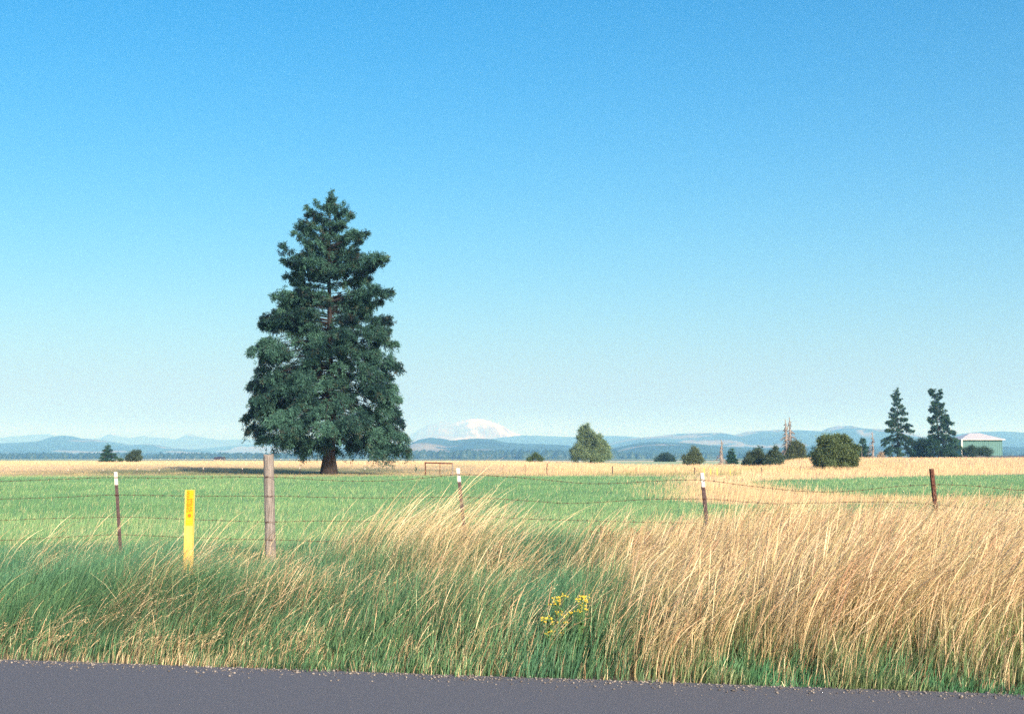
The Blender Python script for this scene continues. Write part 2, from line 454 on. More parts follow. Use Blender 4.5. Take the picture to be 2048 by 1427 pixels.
        pts = pts + rs.normal(0, .04 + leaf * .25, pts.shape) * np.array((1, 1, .75))
        ax = unit(tw_dir[:, None, :] * 1.1 + rs.normal(0, .55, pts.shape) + np.array((0, 0, .12)))
        if tufted:
            # foliage gathers in drooping clumps towards the end of each bough
            R_ = (.16 + .062 * L) * rs.uniform(.7, 1.3) * (.78 if wgt == 1.0 else 1)
            m0 = B(np.array([.94 if wgt == 1.0 else .90]))[0]; dr = unit(B(np.array([.95])) - B(np.array([.8])))[0]; sv = np.array((-dr[1], dr[0], 0.))
            far_ = rs.random(nt_) < .16
            la = np.where(far_, -rs.random(nt_) * .6 * L, rs.normal(0, (2.0 if wgt == 1.0 else 1.15) * R_, nt_)); lb_ = rs.normal(0, R_ * .95, nt_) * np.where(far_, .5, 1)
            la = np.where(la > R_ * .9, R_ * .9 - (la - R_ * .9), la)
            base = m0 + dr * la[:, None] + sv * lb_[:, None]
            dd = np.sqrt(la ** 2 * .6 + lb_ ** 2) / R_
            base[:, 2] += np.where(far_, 0, .30 * R_ - .38 * R_ * dd ** 1.3 + rs.normal(0, .30 * R_, nt_))
            out = unit(dr * (.5 + .4 * np.sign(la)[:, None]) + sv * (lb_ / R_)[:, None] * .8 + np.array((0, 0, -.15 - .35 * droopy * (k < .5))) + rs.normal(0, .35, (nt_, 3)))
            hg = (rs.random(nt_) < .30 * droopy) & (dd > .8)
            out[hg] = unit(np.stack([rs.normal(0, .3, hg.sum()), rs.normal(0, .3, hg.sum()), -np.ones(hg.sum())], 1))
            tl2 = np.where(hg, rs.uniform(.5, 1.5, nt_) * np.interp(k, [0, .4, .8], [1.2, .6, .25]), rs.uniform(.25, .8, nt_) * R_ + .12)
            pts = base[:, None, :] + out[:, None, :] * (u * tl2[:, None])[..., None] + rs.normal(0, .05 + leaf * .22, (nt_, per, 3))
            ax = unit(out[:, None, :] * 1.1 + rs.normal(0, .5, pts.shape) + np.array((0, 0, .12)))
        cc = mixc(greens[0], greens[1], np.clip(np.clip(rs.normal(.48, .30), 0, 1) * np.ones(nt_) + rs.normal(0, .18, nt_), -.1, 1.3))
        brown = rs.random(nt_) < .05
        cc[brown] = cc[brown] * .5 + C(.09, .075, .05) * .5
        cc = np.repeat(cc[:, None, :], per, 1) * rs.uniform(.75, 1.3, (nt_, per, 1))
        cen.append(pts.reshape(-1, 3)); axs.append(ax.reshape(-1, 3)); col.append(cc.reshape(-1, 3))
    cen = np.concatenate(cen); axs = np.concatenate(axs); col = np.clip(np.concatenate(col), .005, 1)
    l = leaf * rs.uniform(.6, 1.3, len(cen))
    V, Q, cc = leaves(cen, axs, l * 1.15, l * rs.uniform(.2, .42, len(l)), col, rs)
    mb.build('trunk', bark or M['bark'], t, True)
    mesh_np('crown', V, [Q], M['needles'], t, cc)
    return t
def broadleaf(name, label, cat, px, D, base_py, lumps, nleaf, leaf=.25, seed=1, group=None,
              greens=(C(.04, .085, .035), C(.11, .17, .07)), trunk_px=5, base_z=None, airy=.0, depth=.85):
    """lumps: (px, py, radius px) of the crown's boughs as they stand around the stem"""
    rs = np.random.default_rng(seed)
    bx, by, bz = P(px, base_py, D)
    if base_z is not None: bz = base_z
    m = D / F
    t = empty(name, (bx, by, bz), label, cat, group)
    mb = MB(); cen = []; axs = []; col = []
    ex = []
    for q in lumps:
        if q[2] >= 7:
            for _ in range(2):
                a = rs.uniform(-.3, math.pi + .3); ex.append((q[0] + math.cos(a) * q[2] * .95, q[1] - math.sin(a) * q[2] * .95, q[2] * rs.uniform(.22, .4)))
    lumps = list(lumps) + ex
    allw = sum(q[2] ** 2 for q in lumps)
    fork = np.array((0, 0, .25 * (EYE + (915 - min(q[1] for q in lumps)) * m - bz)))
    mb.tube([(0, 0, -.3), (0, 0, 0), fork], [trunk_px * m * .6, trunk_px * m * .5, trunk_px * m * .35], 7)
    W = max(abs(q[0] - px) for q in lumps) * m + 1e-3
    for (qx, qy, qr) in lumps:
        r = qr * m
        x = (qx - px) * m
        c0 = np.array((x, rs.uniform(-1, 1) * (W * depth) * math.sqrt(max(.05, 1 - (x / (W * 1.2)) ** 2)), EYE + (915 - qy) * m - bz))
        for sub in range(1 if qr < 6 else 2):
            c = c0.copy()
            if sub: c[1] = -c0[1]
            mid = (fork + c) / 2 + np.array((0, 0, -.1 * r))
            mb.tube([fork * .9, mid, c], [trunk_px * m * .22, trunk_px * m * .13, .02], 5, False)
            nl = int(1.7 * nleaf * qr ** 2 / allw / (1 if qr < 6 else 2))
            ncl = max(5, nl // 45)
            d = unit(rs.normal(size=(ncl, 3)))
            rad = r * (.2 + .75 * rs.random(ncl) ** .7) * (.65 + .6 * fbm(d[:, 0] * 2 + qx, d[:, 2] * 2 + qy, 92, 2))
            cc0 = c + d * rad[:, None] * np.array((1, 1, .9))
            per = max(1, nl // ncl)
            cs = (r * .13 + leaf * .55) * rs.uniform(.6, 1.4, (ncl, 1, 1))
            pts = cc0[:, None, :] + rs.normal(0, 1, (ncl, per, 3)) * cs * (1 - .4 * airy)
            pts[..., 2] = np.maximum(pts[..., 2], .05)
            ax = unit(d[:, None, :] + rs.normal(0, .8, pts.shape))
            k = np.clip(rs.normal(.5, .2, ncl), 0, 1)
            cl = np.repeat(mixc(greens[0], greens[1], k)[:, None, :], per, 1) * rs.uniform(.7, 1.35, (ncl, per, 1))
            for q in cc0[:: max(1, ncl // 10)]:
                mb.tube([c, (c + q) / 2 + np.array((0, 0, -.05 * r)), q], [.03 * r + .01, .02 * r + .008, .006], 3, False)
            cen.append(pts.reshape(-1, 3)); axs.append(ax.reshape(-1, 3)); col.append(cl.reshape(-1, 3))
    cen = np.concatenate(cen); axs = np.concatenate(axs); col = np.clip(np.concatenate(col), .005, 1)
    l = leaf * .72 * rs.uniform(.6, 1.3, len(cen))
    V, Q, cc = leaves(cen, axs, l, l * .55, col, rs)
    mb.build('trunk', M['bark'], t, True)
    mesh_np('crown', V, [Q], M['leaves'], t, cc)
    return t

# the big fir
DF = 118.0
FL = [(648, 396), (629, 404), (624, 425), (600, 441), (592, 452), (588, 469), (612, 490), (561, 519), (585, 530), (562, 546), (583, 566), (602, 580), (541, 590), (556, 608),
      (546, 626), (517, 652), (530, 640), (512, 690), (508, 708), (520, 725), (512, 745), (494, 775), (506, 760), (498, 800), (482, 838), (500, 822), (489, 865), (520, 885), (560, 880), (592, 900), (610, 895)]
FR = [(662, 392), (676, 404), (672, 420), (697, 426), (688, 438), (727, 462), (716, 478), (708, 500), (766, 521), (738, 536), (730, 555), (783, 586), (760, 602), (736, 622),
      (772, 642), (779, 665), (787, 683), (755, 705), (748, 722), (800, 739), (782, 757), (790, 778), (799, 800), (795, 825), (806, 850), (814, 878), (823, 908), (797, 905), (768, 900), (742, 895)]
conifer('fir_tree', 'tall dark green fir tree standing alone in the field behind the wooden post', 'tree', 658, DF, 950, 386, FL, FR, 560000, 330,
        leaf=.19, seed=5, trunk_px=24, bare_to=.085, droopy=1.0, lean_top=-.25, base_z=0.0, fillr=.80, width=.24, clump=1.3, tufted=True,
        greens=(C(.005, .023, .026), C(.060, .150, .115)))

# left skyline
conifer('conifer_tree', 'small dark pointed conifer on the left skyline before the blue ridge', 'tree', 215, 330, 922, 888,
        [(213, 892), (207, 900), (204, 908), (201, 915), (200, 921)], [(217, 892), (222, 900), (227, 908), (231, 914), (229, 921)], 9000, 50, leaf=.35, seed=3, trunk_px=3, base_z=0, droopy=.3)
broadleaf('round_tree', 'small round leafy tree on the left skyline right of the pointed conifer', 'tree', 267, 335, 924,
          [(262, 912, 7), (270, 908, 7), (276, 905, 5), (258, 918, 6), (268, 917, 8), (277, 915, 6), (279, 903, 3)], 8000, .3, 4, base_z=0, greens=(C(.04, .07, .04), C(.08, .12, .06)))
broadleaf('shrub', 'tiny dark shrub on the left skyline just right of the small conifer', 'shrub', 240, 340, 924, [(238, 919, 3), (243, 920, 3)], 1200, .25, 5, base_z=0, trunk_px=1)
# middle
broadleaf('leafy_tree', 'sunlit grey green broadleaf tree with a tall left crown in mid skyline', 'tree', 1182, 318, 924,
          [(1165, 862, 9), (1172, 856, 7), (1176, 868, 10), (1166, 878, 11), (1182, 880, 12), (1196, 876, 8), (1160, 894, 11), (1152, 905, 9), (1176, 897, 14), (1194, 893, 14),
           (1206, 887, 8), (1210, 903, 11), (1216, 912, 7), (1150, 914, 8), (1170, 912, 11), (1190, 911, 12), (1203, 915, 9), (1215, 897, 5), (1147, 902, 5)], 42000, .34, 8, base_z=0, trunk_px=6,
          greens=(C(.06, .12, .065), C(.24, .33, .18)))
broadleaf('shrub', 'low sparse shrub on the skyline left of the tall broadleaf tree', 'shrub', 1070, 330, 924, [(1063, 916, 5), (1070, 911, 5), (1077, 914, 5), (1082, 918, 4), (1058, 918, 4)], 4000, .3, 9, base_z=0, trunk_px=2)
broadleaf('round_tree', 'low dark domed tree standing in the far pale green field', 'tree', 1330, 520, 924, [(1318, 917, 6), (1325, 912, 6), (1333, 911, 6), (1341, 915, 7), (1330, 918, 8), (1346, 919, 5), (1313, 920, 4)], 9000, .45, 10, base_z=-.2, greens=(C(.02, .05, .035), C(.05, .09, .05)))
broadleaf('bushy_tree', 'grey green bushy tree at the field edge left of the dead trunk', 'tree', 1385, 228, 928,
          [(1377, 920, 7), (1385, 910, 8), (1391, 903, 6), (1394, 915, 8), (1386, 922, 8), (1400, 920, 6), (1369, 915, 4), (1372, 924, 5), (1388, 899, 4)], 12000, .26, 11, base_z=0, trunk_px=3,
          greens=(C(.06, .10, .06), C(.15, .20, .12)))
conifer('conifer_tree', 'small pointed conifer just right of the lone dead trunk', 'tree', 1463, 300, 926, 898,
        [(1461, 904), (1458, 912), (1455, 920), (1455, 925)], [(1465, 904), (1468, 911), (1472, 919), (1473, 925)], 6000, 40, leaf=.35, seed=13, trunk_px=2, base_z=0, droopy=.3)
def snag(name, label, px, D, top_py, base_py, w, limbs, seed, lean=0.0, group=None):
    rs = np.random.default_rng(seed); m = D / F
    b = P(px, base_py, D); H = (EYE + (915 - top_py) * m) - b[2] if base_py < 2000 else 0
    t = empty(name, (b[0], b[1], b[2] - .4), label, 'dead tree', group); H += .4
    mb = MB()
    zs = np.linspace(0, 1, 10)
    tp = [(lean * z + rs.normal() * .05, rs.normal() * .05, z * H) for z in zs]
    mb.tube(tp, [w * m * (1 - .85 * z) for z in zs], 7)
    lb = mb
    for i in range(limbs):
        k = rs.uniform(.12, .93); a = rs.uniform(0, 2 * math.pi)
        L = (1.05 - k) * H * .26 * rs.uniform(.4, 1.2)
        p0 = np.array((np.interp(k, zs, [q[0] for q in tp]), 0, k * H)); d = np.array((math.cos(a), math.sin(a), 0))
        pts = [p0, p0 + d * L * .5 + np.array((0, 0, .08 * L)), p0 + d * L + np.array((0, 0, -.30 * L))]
        lb.tube(pts, [.30 * w * m, .20 * w * m, .09 * w * m], 4, False)
        for j in range(4):
            s = rs.uniform(.4, 1); q = pts[1] * (1 - s) + pts[2] * s
            lb.tube([q, q + np.array((rs.normal() * .12 * L, rs.normal() * .12 * L, -rs.uniform(.1, .35) * L))], [.10 * w * m, .04 * w * m], 3, False)
    mb.build('trunk', M['deadwood'], t, True)
    return t
snag('dead_tree', 'short bare brown dead trunk with a few limbs standing alone in mid field', 1443, 232, 878, 929, 4.0, 34, 21)
snag('dead_tree', 'left of two tall bare grey dead trees beside the olive bush', 1574, 300, 838, 925, 4.2, 60, 22, -.2)
snag('dead_tree', 'right of two tall bare grey dead trees growing out of the olive bush', 1583, 302, 834, 925, 4.4, 60, 23, -.3)
snag('dead_tree', 'thin bare dead tree on the skyline left of the two big ragged conifers', 1746, 330, 862, 920, 2.8, 44, 24)
broadleaf('olive_bush', 'dense olive green bushy tree at the foot of the two dead trees', 'tree', 1590, 300, 925,
          [(1576, 907, 8), (1583, 897, 8), (1591, 888, 7), (1596, 893, 8), (1602, 902, 9), (1588, 908, 11), (1600, 912, 10), (1577, 915, 7), (1606, 914, 5)], 16000, .33, 25, base_z=.9, trunk_px=4,
          greens=(C(.05, .075, .03), C(.12, .15, .06)))
broadleaf('shrub', 'left one of two grey green shrubs in the field before the dead trees', 'shrub', 1512, 205, 930,
          [(1498, 921, 8), (1506, 912, 8), (1516, 908, 8), (1524, 914, 7), (1512, 922, 10), (1526, 925, 6), (1490, 926, 5), (1502, 928, 7)], 12000, .24, 26, base_z=0, trunk_px=3, greens=(C(.03, .06, .035), C(.11, .15, .08)))
broadleaf('shrub', 'right one of two grey green shrubs in the field before the dead trees', 'shrub', 1548, 200, 932,
          [(1540, 918, 8), (1548, 905, 7), (1553, 915, 9), (1546, 925, 10), (1558, 922, 7), (1534, 926, 6), (1549, 897, 4), (1562, 915, 5)], 12000, .24, 27, base_z=.1, trunk_px=3, greens=(C(.03, .06, .04), C(.10, .15, .09)))
# hazy conifers between the bushes
for i, (q, tp_, w) in enumerate([(1511, 895, 4), (1521, 891, 5), (1620, 905, 5), (1628, 893, 5), (1636, 898, 5), (1642, 890, 5), (1650, 900, 6)]):
    L_ = ['thin conifer tip rising behind the left grey green shrub', 'second taller conifer tip behind the left grey green shrub', 'lowest blue conifer just right of the olive bush',
          'tall narrow blue conifer right of the olive bush', 'mid sized blue conifer between olive bush and big bush', 'tallest blue conifer close to the big round bush', 'blue conifer half hidden by the big round bush'][i]
    conifer('conifer_tree', L_, 'tree', q, 620, 920, tp_, [(q - 1, tp_ + 3), (q - w, 912), (q - w, 919)], [(q + 1, tp_ + 3), (q + w, 912), (q + w, 919)], 2500, 26, leaf=.7, seed=40 + i, trunk_px=1.5,
            base_z=-.5, droopy=.3, group='distant blue conifers')
broadleaf('big_bush', 'large round dark green bush in the tan field on the right', 'bush', 1672, 150, 940,
          [(1655, 885, 12), (1664, 880, 10), (1680, 884, 12), (1694, 884, 9), (1648, 900, 12), (1640, 915, 12), (1660, 900, 15), (1678, 902, 16), (1697, 900, 12), (1704, 914, 10),
           (1652, 920, 14), (1672, 922, 15), (1692, 920, 14), (1640, 926, 8), (1688, 934, 8), (1706, 926, 6), (1710, 896, 5), (1652, 874, 4), (1700, 878, 4)], 60000, .22, 28, base_z=.05, trunk_px=6,
          greens=(C(.035, .075, .035), C(.17, .23, .10)))
conifer('conifer_tree', 'dark pointed conifer right of the big round bush', 'tree', 1727, 340, 922, 876,
        [(1724, 884), (1720, 895), (1717, 905), (1716, 918)], [(1729, 884), (1733, 894), (1737, 903), (1741, 912), (1740, 918)], 9000, 50, leaf=.4, seed=50, trunk_px=2, base_z=1.0, droopy=.3)
snag('bare_pole', 'short pale bare pole standing before the dark pointed conifer', 1724, 330, 893, 918, .9, 0, 51)
CL1 = [(1793, 782), (1786, 792), (1789, 805), (1785, 818), (1783, 832), (1781, 843), (1779, 850), (1774, 860), (1776, 845), (1771, 878), (1765, 888), (1768, 905), (1775, 917)]
CR1 = [(1801, 788), (1805, 797), (1807, 812), (1818, 826), (1816, 838), (1822, 850), (1825, 862), (1826, 880), (1833, 890), (1842, 905), (1840, 917)]
conifer('ragged_conifer', 'left one of two tall ragged conifers near the barn', 'tree', 1797, 345, 920, 778, CL1, CR1, 85000, 110, leaf=.26, tufted=True, seed=52, trunk_px=5, base_z=1.0, droopy=1.0, clump=1.3, fillr=.85,
        greens=(C(.02, .055, .04), C(.05, .12, .08)))
CL2 = [(1861, 783), (1867, 780), (1876, 788), (1872, 792), (1866, 805), (1864, 818), (1862, 842), (1866, 855), (1862, 862), (1860, 872), (1855, 880), (1853, 895), (1856, 915)]
CR2 = [(1884, 795), (1888, 792), (1890, 808), (1897, 830), (1906, 846), (1900, 838), (1909, 863), (1898, 855), (1920, 880), (1919, 895), (1920, 915)]
conifer('ragged_conifer', 'right one of two tall ragged conifers, its broken top drooping left', 'tree', 1879, 340, 920, 779, CL2, CR2, 110000, 130, leaf=.26, tufted=True, seed=53, trunk_px=5, base_z=1.0, droopy=1.0, lean_top=-1.2,
        clump=1.3, fillr=.85, greens=(C(.018, .055, .038), C(.045, .115, .075)))
broadleaf('dark_tree', 'low dark rounded tree filling the gap between the two ragged conifers', 'tree', 1846, 352, 920,
          [(1838, 892, 9), (1846, 884, 7), (1852, 893, 9), (1836, 905, 9), (1848, 907, 10), (1856, 905, 8), (1830, 912, 6)], 14000, .4, 54, base_z=1.0, greens=(C(.018, .045, .03), C(.04, .085, .05)))
broadleaf('shrub', 'dark green shrub growing against the front of the barn', 'shrub', 1945, 352, 918,
          [(1932, 902, 7), (1941, 899, 7), (1952, 903, 8), (1963, 900, 8), (1938, 910, 6), (1975, 905, 8)], 9000, .35, 55, base_z=1.0, greens=(C(.025, .06, .04), C(.06, .11, .07)))

# barn at the right edge
Db = 372.0
bxl = P(1923, 880, Db)[0]; m = Db / F; zt = lambda py: EYE + (915 - py) * m
barn = empty('barn', (bxl, Db, 1.0), 'teal walled metal barn with a white hipped roof at the right edge', 'barn')
mb = MB(); mb.box((6, 6, (zt(879) - .2) / 2 - .6), (11.6, 12, zt(879) - .2), 0)
for i in range(19): mb.box((.6 + i * .61, -.03, (zt(879) - .2) / 2 - .6), (.06, .05, zt(879) - .3))
mb.build('wall', M['barnwall'], barn)
e = zt(878) - 1.0; hr = zt(865) - 1.0
mb = MB(); mb.add([(-.4, -.9, e), (12.4, -.9, e), (12.4, 12.9, e), (-.4, 12.9, e), (4.6, 6, hr), (7.4, 6, hr), (-.4, -.9, e - .22), (12.4, -.9, e - .22), (12.4, 12.9, e - .22), (-.4, 12.9, e - .22)],
                  [(0, 1, 5, 4), (1, 2, 5), (2, 3, 4, 5), (3, 0, 4), (0, 6, 7, 1), (1, 7, 8, 2), (2, 8, 9, 3), (3, 9, 6, 0), (6, 9, 8, 7)])
mb.build('roof', M['barnroof'], barn)
mb = MB(); mb.box((-.2, -.75, e / 2 - .3), (.42, .35, e + .2), 0, (.0, 0)); mb.build('corner_post', M['white'], barn)
bf = empty('board_fence', (P(1915, 912, 350)[0], 350, 1.0), 'low dark board fence running along the field edge before the barn', 'fence')
mb = MB()
for i in range(9):
    mb = MB(); mb.box((i * 2.4, 0, .5), (.16, .14, 1.3)); mb.build('post', M['darkboard'], bf)
mb = MB()
for z in (.35, .7, 1.02): mb.box((9.6, -.11, z), (20, .05, .2))
mb.build('boards', M['darkboard'], bf)
broadleaf('stump_shrub', 'small pale tan conical shrub on the skyline left of the ragged conifers', 'shrub', 1762, 335, 920, [(1760, 912, 3), (1762, 907, 2.4), (1764, 913, 3.4)], 2500, .28, 57, base_z=1.0, trunk_px=1,
          greens=(C(.30, .24, .18), C(.48, .42, .33)))
# tiny shed on the left skyline
sh = empty('shed', (P(437, 918, 470)[0], 470, 0), 'tiny dark roofed shed low on the left skyline', 'shed')
mb = MB(); mb.box((0, 2, .6), (3.4, 4, 1.2)); mb.add([(1.7, 0, 1.2), (1.7, 4, 1.2), (1.7, 2, 1.7)], [(0, 1, 2)]); mb.build('wall', M['deadwood'], sh)
mb = MB(); z0 = 0.05
mb.add([(-1.9, -.3, 1.1), (1.9, -.3, 1.1), (1.9, 2, 1.85), (-1.9, 2, 1.85), (-1.9, 4.3, 1.1), (1.9, 4.3, 1.1)], [(0, 1, 2, 3), (3, 2, 5, 4)]); mb.build('roof', M['darkboard'], sh)

# far-off wood as one mass
rs = np.random.default_rng(99)
n = 9500
pxs = rs.uniform(-120, 2200, n); Ds = rs.uniform(2700, 4300, n)
keep = (fbm(pxs / 60, Ds / 400, 61) > .36) & ~((pxs > 1240) & (pxs < 1330) & (Ds < 2200)); pxs, Ds = pxs[keep], Ds[keep]; n = len(pxs)
hh = rs.uniform(9, 27, n) * np.where(pxs < 820, .62, .85) * (1 - .25 * S(pxs, 1200, 1300)); ww = hh * rs.uniform(.4, .8, n)
xx = (pxs - 1024) / F * Ds
Vs, Fs, Cs = [], [], []
k = 7
ang = np.linspace(0, 2 * math.pi, k, endpoint=False)
rings = [(0, .7), (.25, 1.0), (.55, .62), (.8, .3)]
for (z, r) in rings:
    jit = rs.uniform(.7, 1.25, (n, k))
    Vs.append(np.stack([xx[:, None] + np.cos(ang) * ww[:, None] * r * jit, Ds[:, None] + np.sin(ang) * ww[:, None] * r * jit, (z * hh)[:, None] - 1.4 + 0 * jit], -1))
Vt = np.stack([xx, Ds, hh - 1.4], -1)[:, None, :]
VV = np.concatenate(Vs + [Vt], 1); per = VV.shape[1]
base = (np.arange(n) * per)[:, None]
qs = []; ts = []
for a in range(3):
    for j in range(k):
        qs.append(base + np.array([[a * k + j, a * k + (j + 1) % k, (a + 1) * k + (j + 1) % k, (a + 1) * k + j]]))
for j in range(k): ts.append(base + np.array([[3 * k + j, 3 * k + (j + 1) % k, 4 * k]]))
colr = mixc(C(.018, .045, .035), C(.045, .085, .05), rs.random(n))
fw = mesh_np('far_wood', VV.reshape(-1, 3), [np.concatenate(qs), np.concatenate(ts)], M['leaves'], col=np.repeat(colr, per, axis=0))
tag(fw, 'dark blue belt of distant woodland below the hills', 'woodland', kind='stuff')

# ------------------------------------------------------------------ fence
def YF(px): return 16.0 / (1 + .184 * (px - 1024) / F)
def tpost(px, top, base, mat_tip=True):
    """studded steel T-post; top/base = (px, py) on the fence line"""
    Y = YF(px)
    a = np.array(P(*top, Y)); b = np.array(P(*base, Y)); d = (a - b) / (a[2] - b[2])
    g = b - d * (b[2] + .05)
    t = empty('steel_fence_post', tuple(g), '', 'fence post', 'steel posts along the barbed wire fence')
    Hh = a[2] + .05
    L = (d[0], 0.0)
    w = .043
    def seg(mb, z0, z1, ex=0.0):
        zc = (z0 + z1) / 2; off = lambda x, y: (x + d[0] * zc, y, zc)
        mb.box(off(0.006, -.012), (w + ex, .006 + ex, z1 - z0), R(12), L)       # face flange
        mb.box(off(-.008, .014), (.007 + ex, .040, z1 - z0), R(12), L)           # web behind
    mb = MB(); seg(mb, 0, Hh - .17 if mat_tip else Hh)
    z = .2
    while z < Hh - .03:
        if not (mat_tip and z > Hh - .17): mb.box((d[0] * z + .006, -.019, z), (.011, .009, .022), R(12), L)
        z += .054
    mb.build('post_shaft', M['steel'] if mat_tip else M['rust'], t)
    if mat_tip:
        mb = MB(); seg(mb, Hh - .17, Hh, .001); mb.build('white_tip', M['white'], t)
    # tie wires where the strands cross
    for z in (Hh - .07, Hh - .31, Hh - .57):
        mb = MB(); mb.tube([(d[0] * z - .024, -.02, z - .004), (d[0] * z + .006, -.026, z), (d[0] * z + .034, -.015, z + .006), (d[0] * z + .012, .03, z)], .002, 4); mb.build('tie_wire', M['wire'], t)
    return t
t = tpost(235, (231, 943), (240, 1090)); t['label'] = 'leaning dark steel post with white tip at far left, left of the yellow marker'
t = tpost(918, (915, 935.5), (926, 1045)); t['label'] = 'white tipped steel post half sunk in tan stalks at mid fence'
t = tpost(1407, (1403, 945), (1414, 1056)); t['label'] = 'white tipped brown steel post where the tan path meets the fence'
t = tpost(1867, (1862.5, 937), (1876, 1066), False); t['label'] = 'all rusty red brown steel post without white tip, rightmost in the fence'
t = tpost(-140, (-143, 945), (-134, 1090)); t['label'] = 'steel fence post beyond the left edge of the field of view'
t = tpost(2290, (2286, 940), (2298, 1070)); t['label'] = 'steel fence post beyond the right edge of the field of view'
# wooden post
Yw = YF(538)
a = np.array(P(537, 909, Yw)); b = np.array(P(541, 1105, Yw)); d = (a - b) / (a[2] - b[2]); g = b - d * b[2]
rs = np.random.default_rng(4)
seg_n, kk = 26, 28
Vp = []; Hp = a[2]
prof = rs.normal(0, 1, kk); prof = .06 + .0035 * np.convolve(np.r_[prof, prof[:3]], np.ones(3) / 3, 'same')[:kk]
for i in range(seg_n):
    z = -.15 + (Hp + .15) * i / (seg_n - 1)
    for j in range(kk):
        w = 2 * math.pi * j / kk
        r = prof[j] * (1.16 - .08 * z / Hp) * (1 + .012 * math.sin(5 * z + j) + rs.normal() * .008)
        zz = z + (.008 * math.sin(j * 1.7) + rs.normal() * .004 if i == seg_n - 1 else 0)
        Vp.append((d[0] * z + r * math.cos(w), r * math.sin(w), zz))
Fp = [(i * kk + j, i * kk + (j + 1) % kk, (i + 1) * kk + (j + 1) % kk, (i + 1) * kk + j) for i in range(seg_n - 1) for j in range(kk)]
Vp.append((d[0] * Hp, 0, Hp - .004)); top = len(Vp) - 1
Fp += [((seg_n - 1) * kk + j, (seg_n - 1) * kk + (j + 1) % kk, top) for j in range(kk)]
wp = empty('wooden_fence_post', (g[0], Yw, 0), 'thick weathered grey round wooden fence post in front of the tall fir', 'fence post')
mb = MB(); mb.add(Vp, Fp); mb.build('post_shaft', M['postwood'], wp, False)
for z in (Hp - .28, Hp - .53, Hp - .86):
    mb = MB(); mb.tube([(d[0] * z - .012, -.074, z + .01), (d[0] * z - .004, -.082, z + .012), (d[0] * z, -.074, z - .008)], .0025, 4); mb.build('staple', M['wire'], wp)
# barbed wire
STR = [
 [(-200, 955), (-140, 952), (-40, 962), (103, 958.5), (180, 955.5), (233, 954.5), (330, 955.5), (430, 954.5), (529, 953), (548, 953), (620, 958), (700, 961.5), (780, 960.5), (850, 955), (915, 948.5), (1000, 952), (1090, 959), (1166, 966), (1230, 966), (1300, 962), (1405, 959.5), (1480, 969), (1550, 977), (1600, 981.5), (1660, 983), (1720, 980), (1768, 974.5), (1864, 968.5), (1945, 971), (2050, 980), (2180, 978), (2290, 966), (2360, 970)],
 [(-200, 992), (-140, 988), (-40, 997), (103, 994.5), (180, 991), (235, 989), (330, 990.5), (430, 991.5), (529, 991.5), (548, 991.5), (620, 993), (720, 995), (800, 994.5), (860, 994), (917, 993.5), (1000, 997), (1070, 1002), (1140, 1006), (1210, 1003), (1300, 998), (1405, 997), (1450, 999.5), (1500, 1004), (1560, 1006.5), (1640, 1005), (1760, 1003), (1867, 1008), (1945, 1016), (2050, 1021), (2180, 1014), (2290, 1004), (2360, 1008)],
 [(-200, 1034), (-138, 1031), (-40, 1040), (103, 1036), (180, 1034.5), (238, 1033), (330, 1036), (430, 1040), (529, 1043), (548, 1043), (640, 1041), (740, 1042), (840, 1035), (923, 1030.5), (1050, 1037), (1170, 1040.5), (1300, 1044), (1411, 1046), (1520, 1052), (1640, 1051), (1760, 1049), (1870, 1049), (1945, 1053), (2050, 1058), (2180, 1054), (2292, 1046), (2360, 1050)],
 [(-200, 1072), (-136, 1069), (-40, 1080), (103, 1075), (180, 1070.5), (240, 1068.5), (330, 1072), (430, 1076), (529, 1078.5), (548, 1078.5), (660, 1082), (800, 1080), (926, 1073), (1050, 1080), (1200, 1086), (1320, 1087), (1414, 1088), (1560, 1096), (1700, 1095), (1874, 1090), (1945, 1093), (2100, 1102), (2294, 1088), (2360, 1092)]]
def cspline(pts, n):
    pts = np.array(pts, float); out = []
    for i in range(len(pts) - 1):
        p0, p1, p2, p3 = pts[max(i - 1, 0)], pts[i], pts[i + 1], pts[min(i + 2, len(pts) - 1)]
        m1 = (p2 - p0) / max(p2[0] - p0[0], 1e-6) * (p2[0] - p1[0]); m2 = (p3 - p1) / max(p3[0] - p1[0], 1e-6) * (p2[0] - p1[0])
        k = max(2, int((p2[0] - p1[0]) / n))
        for j in range(k):
            s = j / k
            out.append((2 * s ** 3 - 3 * s ** 2 + 1) * p1 + (s ** 3 - 2 * s ** 2 + s) * m1 + (-2 * s ** 3 + 3 * s ** 2) * p2 + (s ** 3 - s ** 2) * m2)
    out.append(pts[-1]); return out
wl = ['topmost strand of rusty barbed wire across the whole fence', 'second strand from the top of the rusty barbed wire fence', 'third strand from the top of the barbed wire, partly behind grass', 'lowest strand of the barbed wire, mostly sunk in grass']
for i, st in enumerate(STR):
    w = [np.array(P(q[0], q[1], YF(q[0]) - (.085 if abs(q[0] - 538) < 12 else .032))) for q in cspline(st, 9)]
    mb = MB()
    mb.tube(w, .0026, 5)
    dist = 0
    for a, b in zip(w[:-1], w[1:]):
        Ls = np.linalg.norm(b - a); dist += Ls
        if dist > .11:
            dist = 0; q = (a + b) / 2
            an = random.uniform(0, 6.28); u1 = np.array((.25 * random.uniform(-1, 1), math.cos(an), math.sin(an))); u2 = np.array((.25, -math.sin(an), math.cos(an)))
            for u in (u1, u2): mb.tube([q - u * .014, q + u * .014], .0016, 3)
            mb.tube([q - (b - a) / Ls * .012, q + (b - a) / Ls * .012], .0048, 5)
    tag(mb.build('barbed_wire', M['wire']), wl[i], 'barbed wire', 'strands of the barbed wire fence')

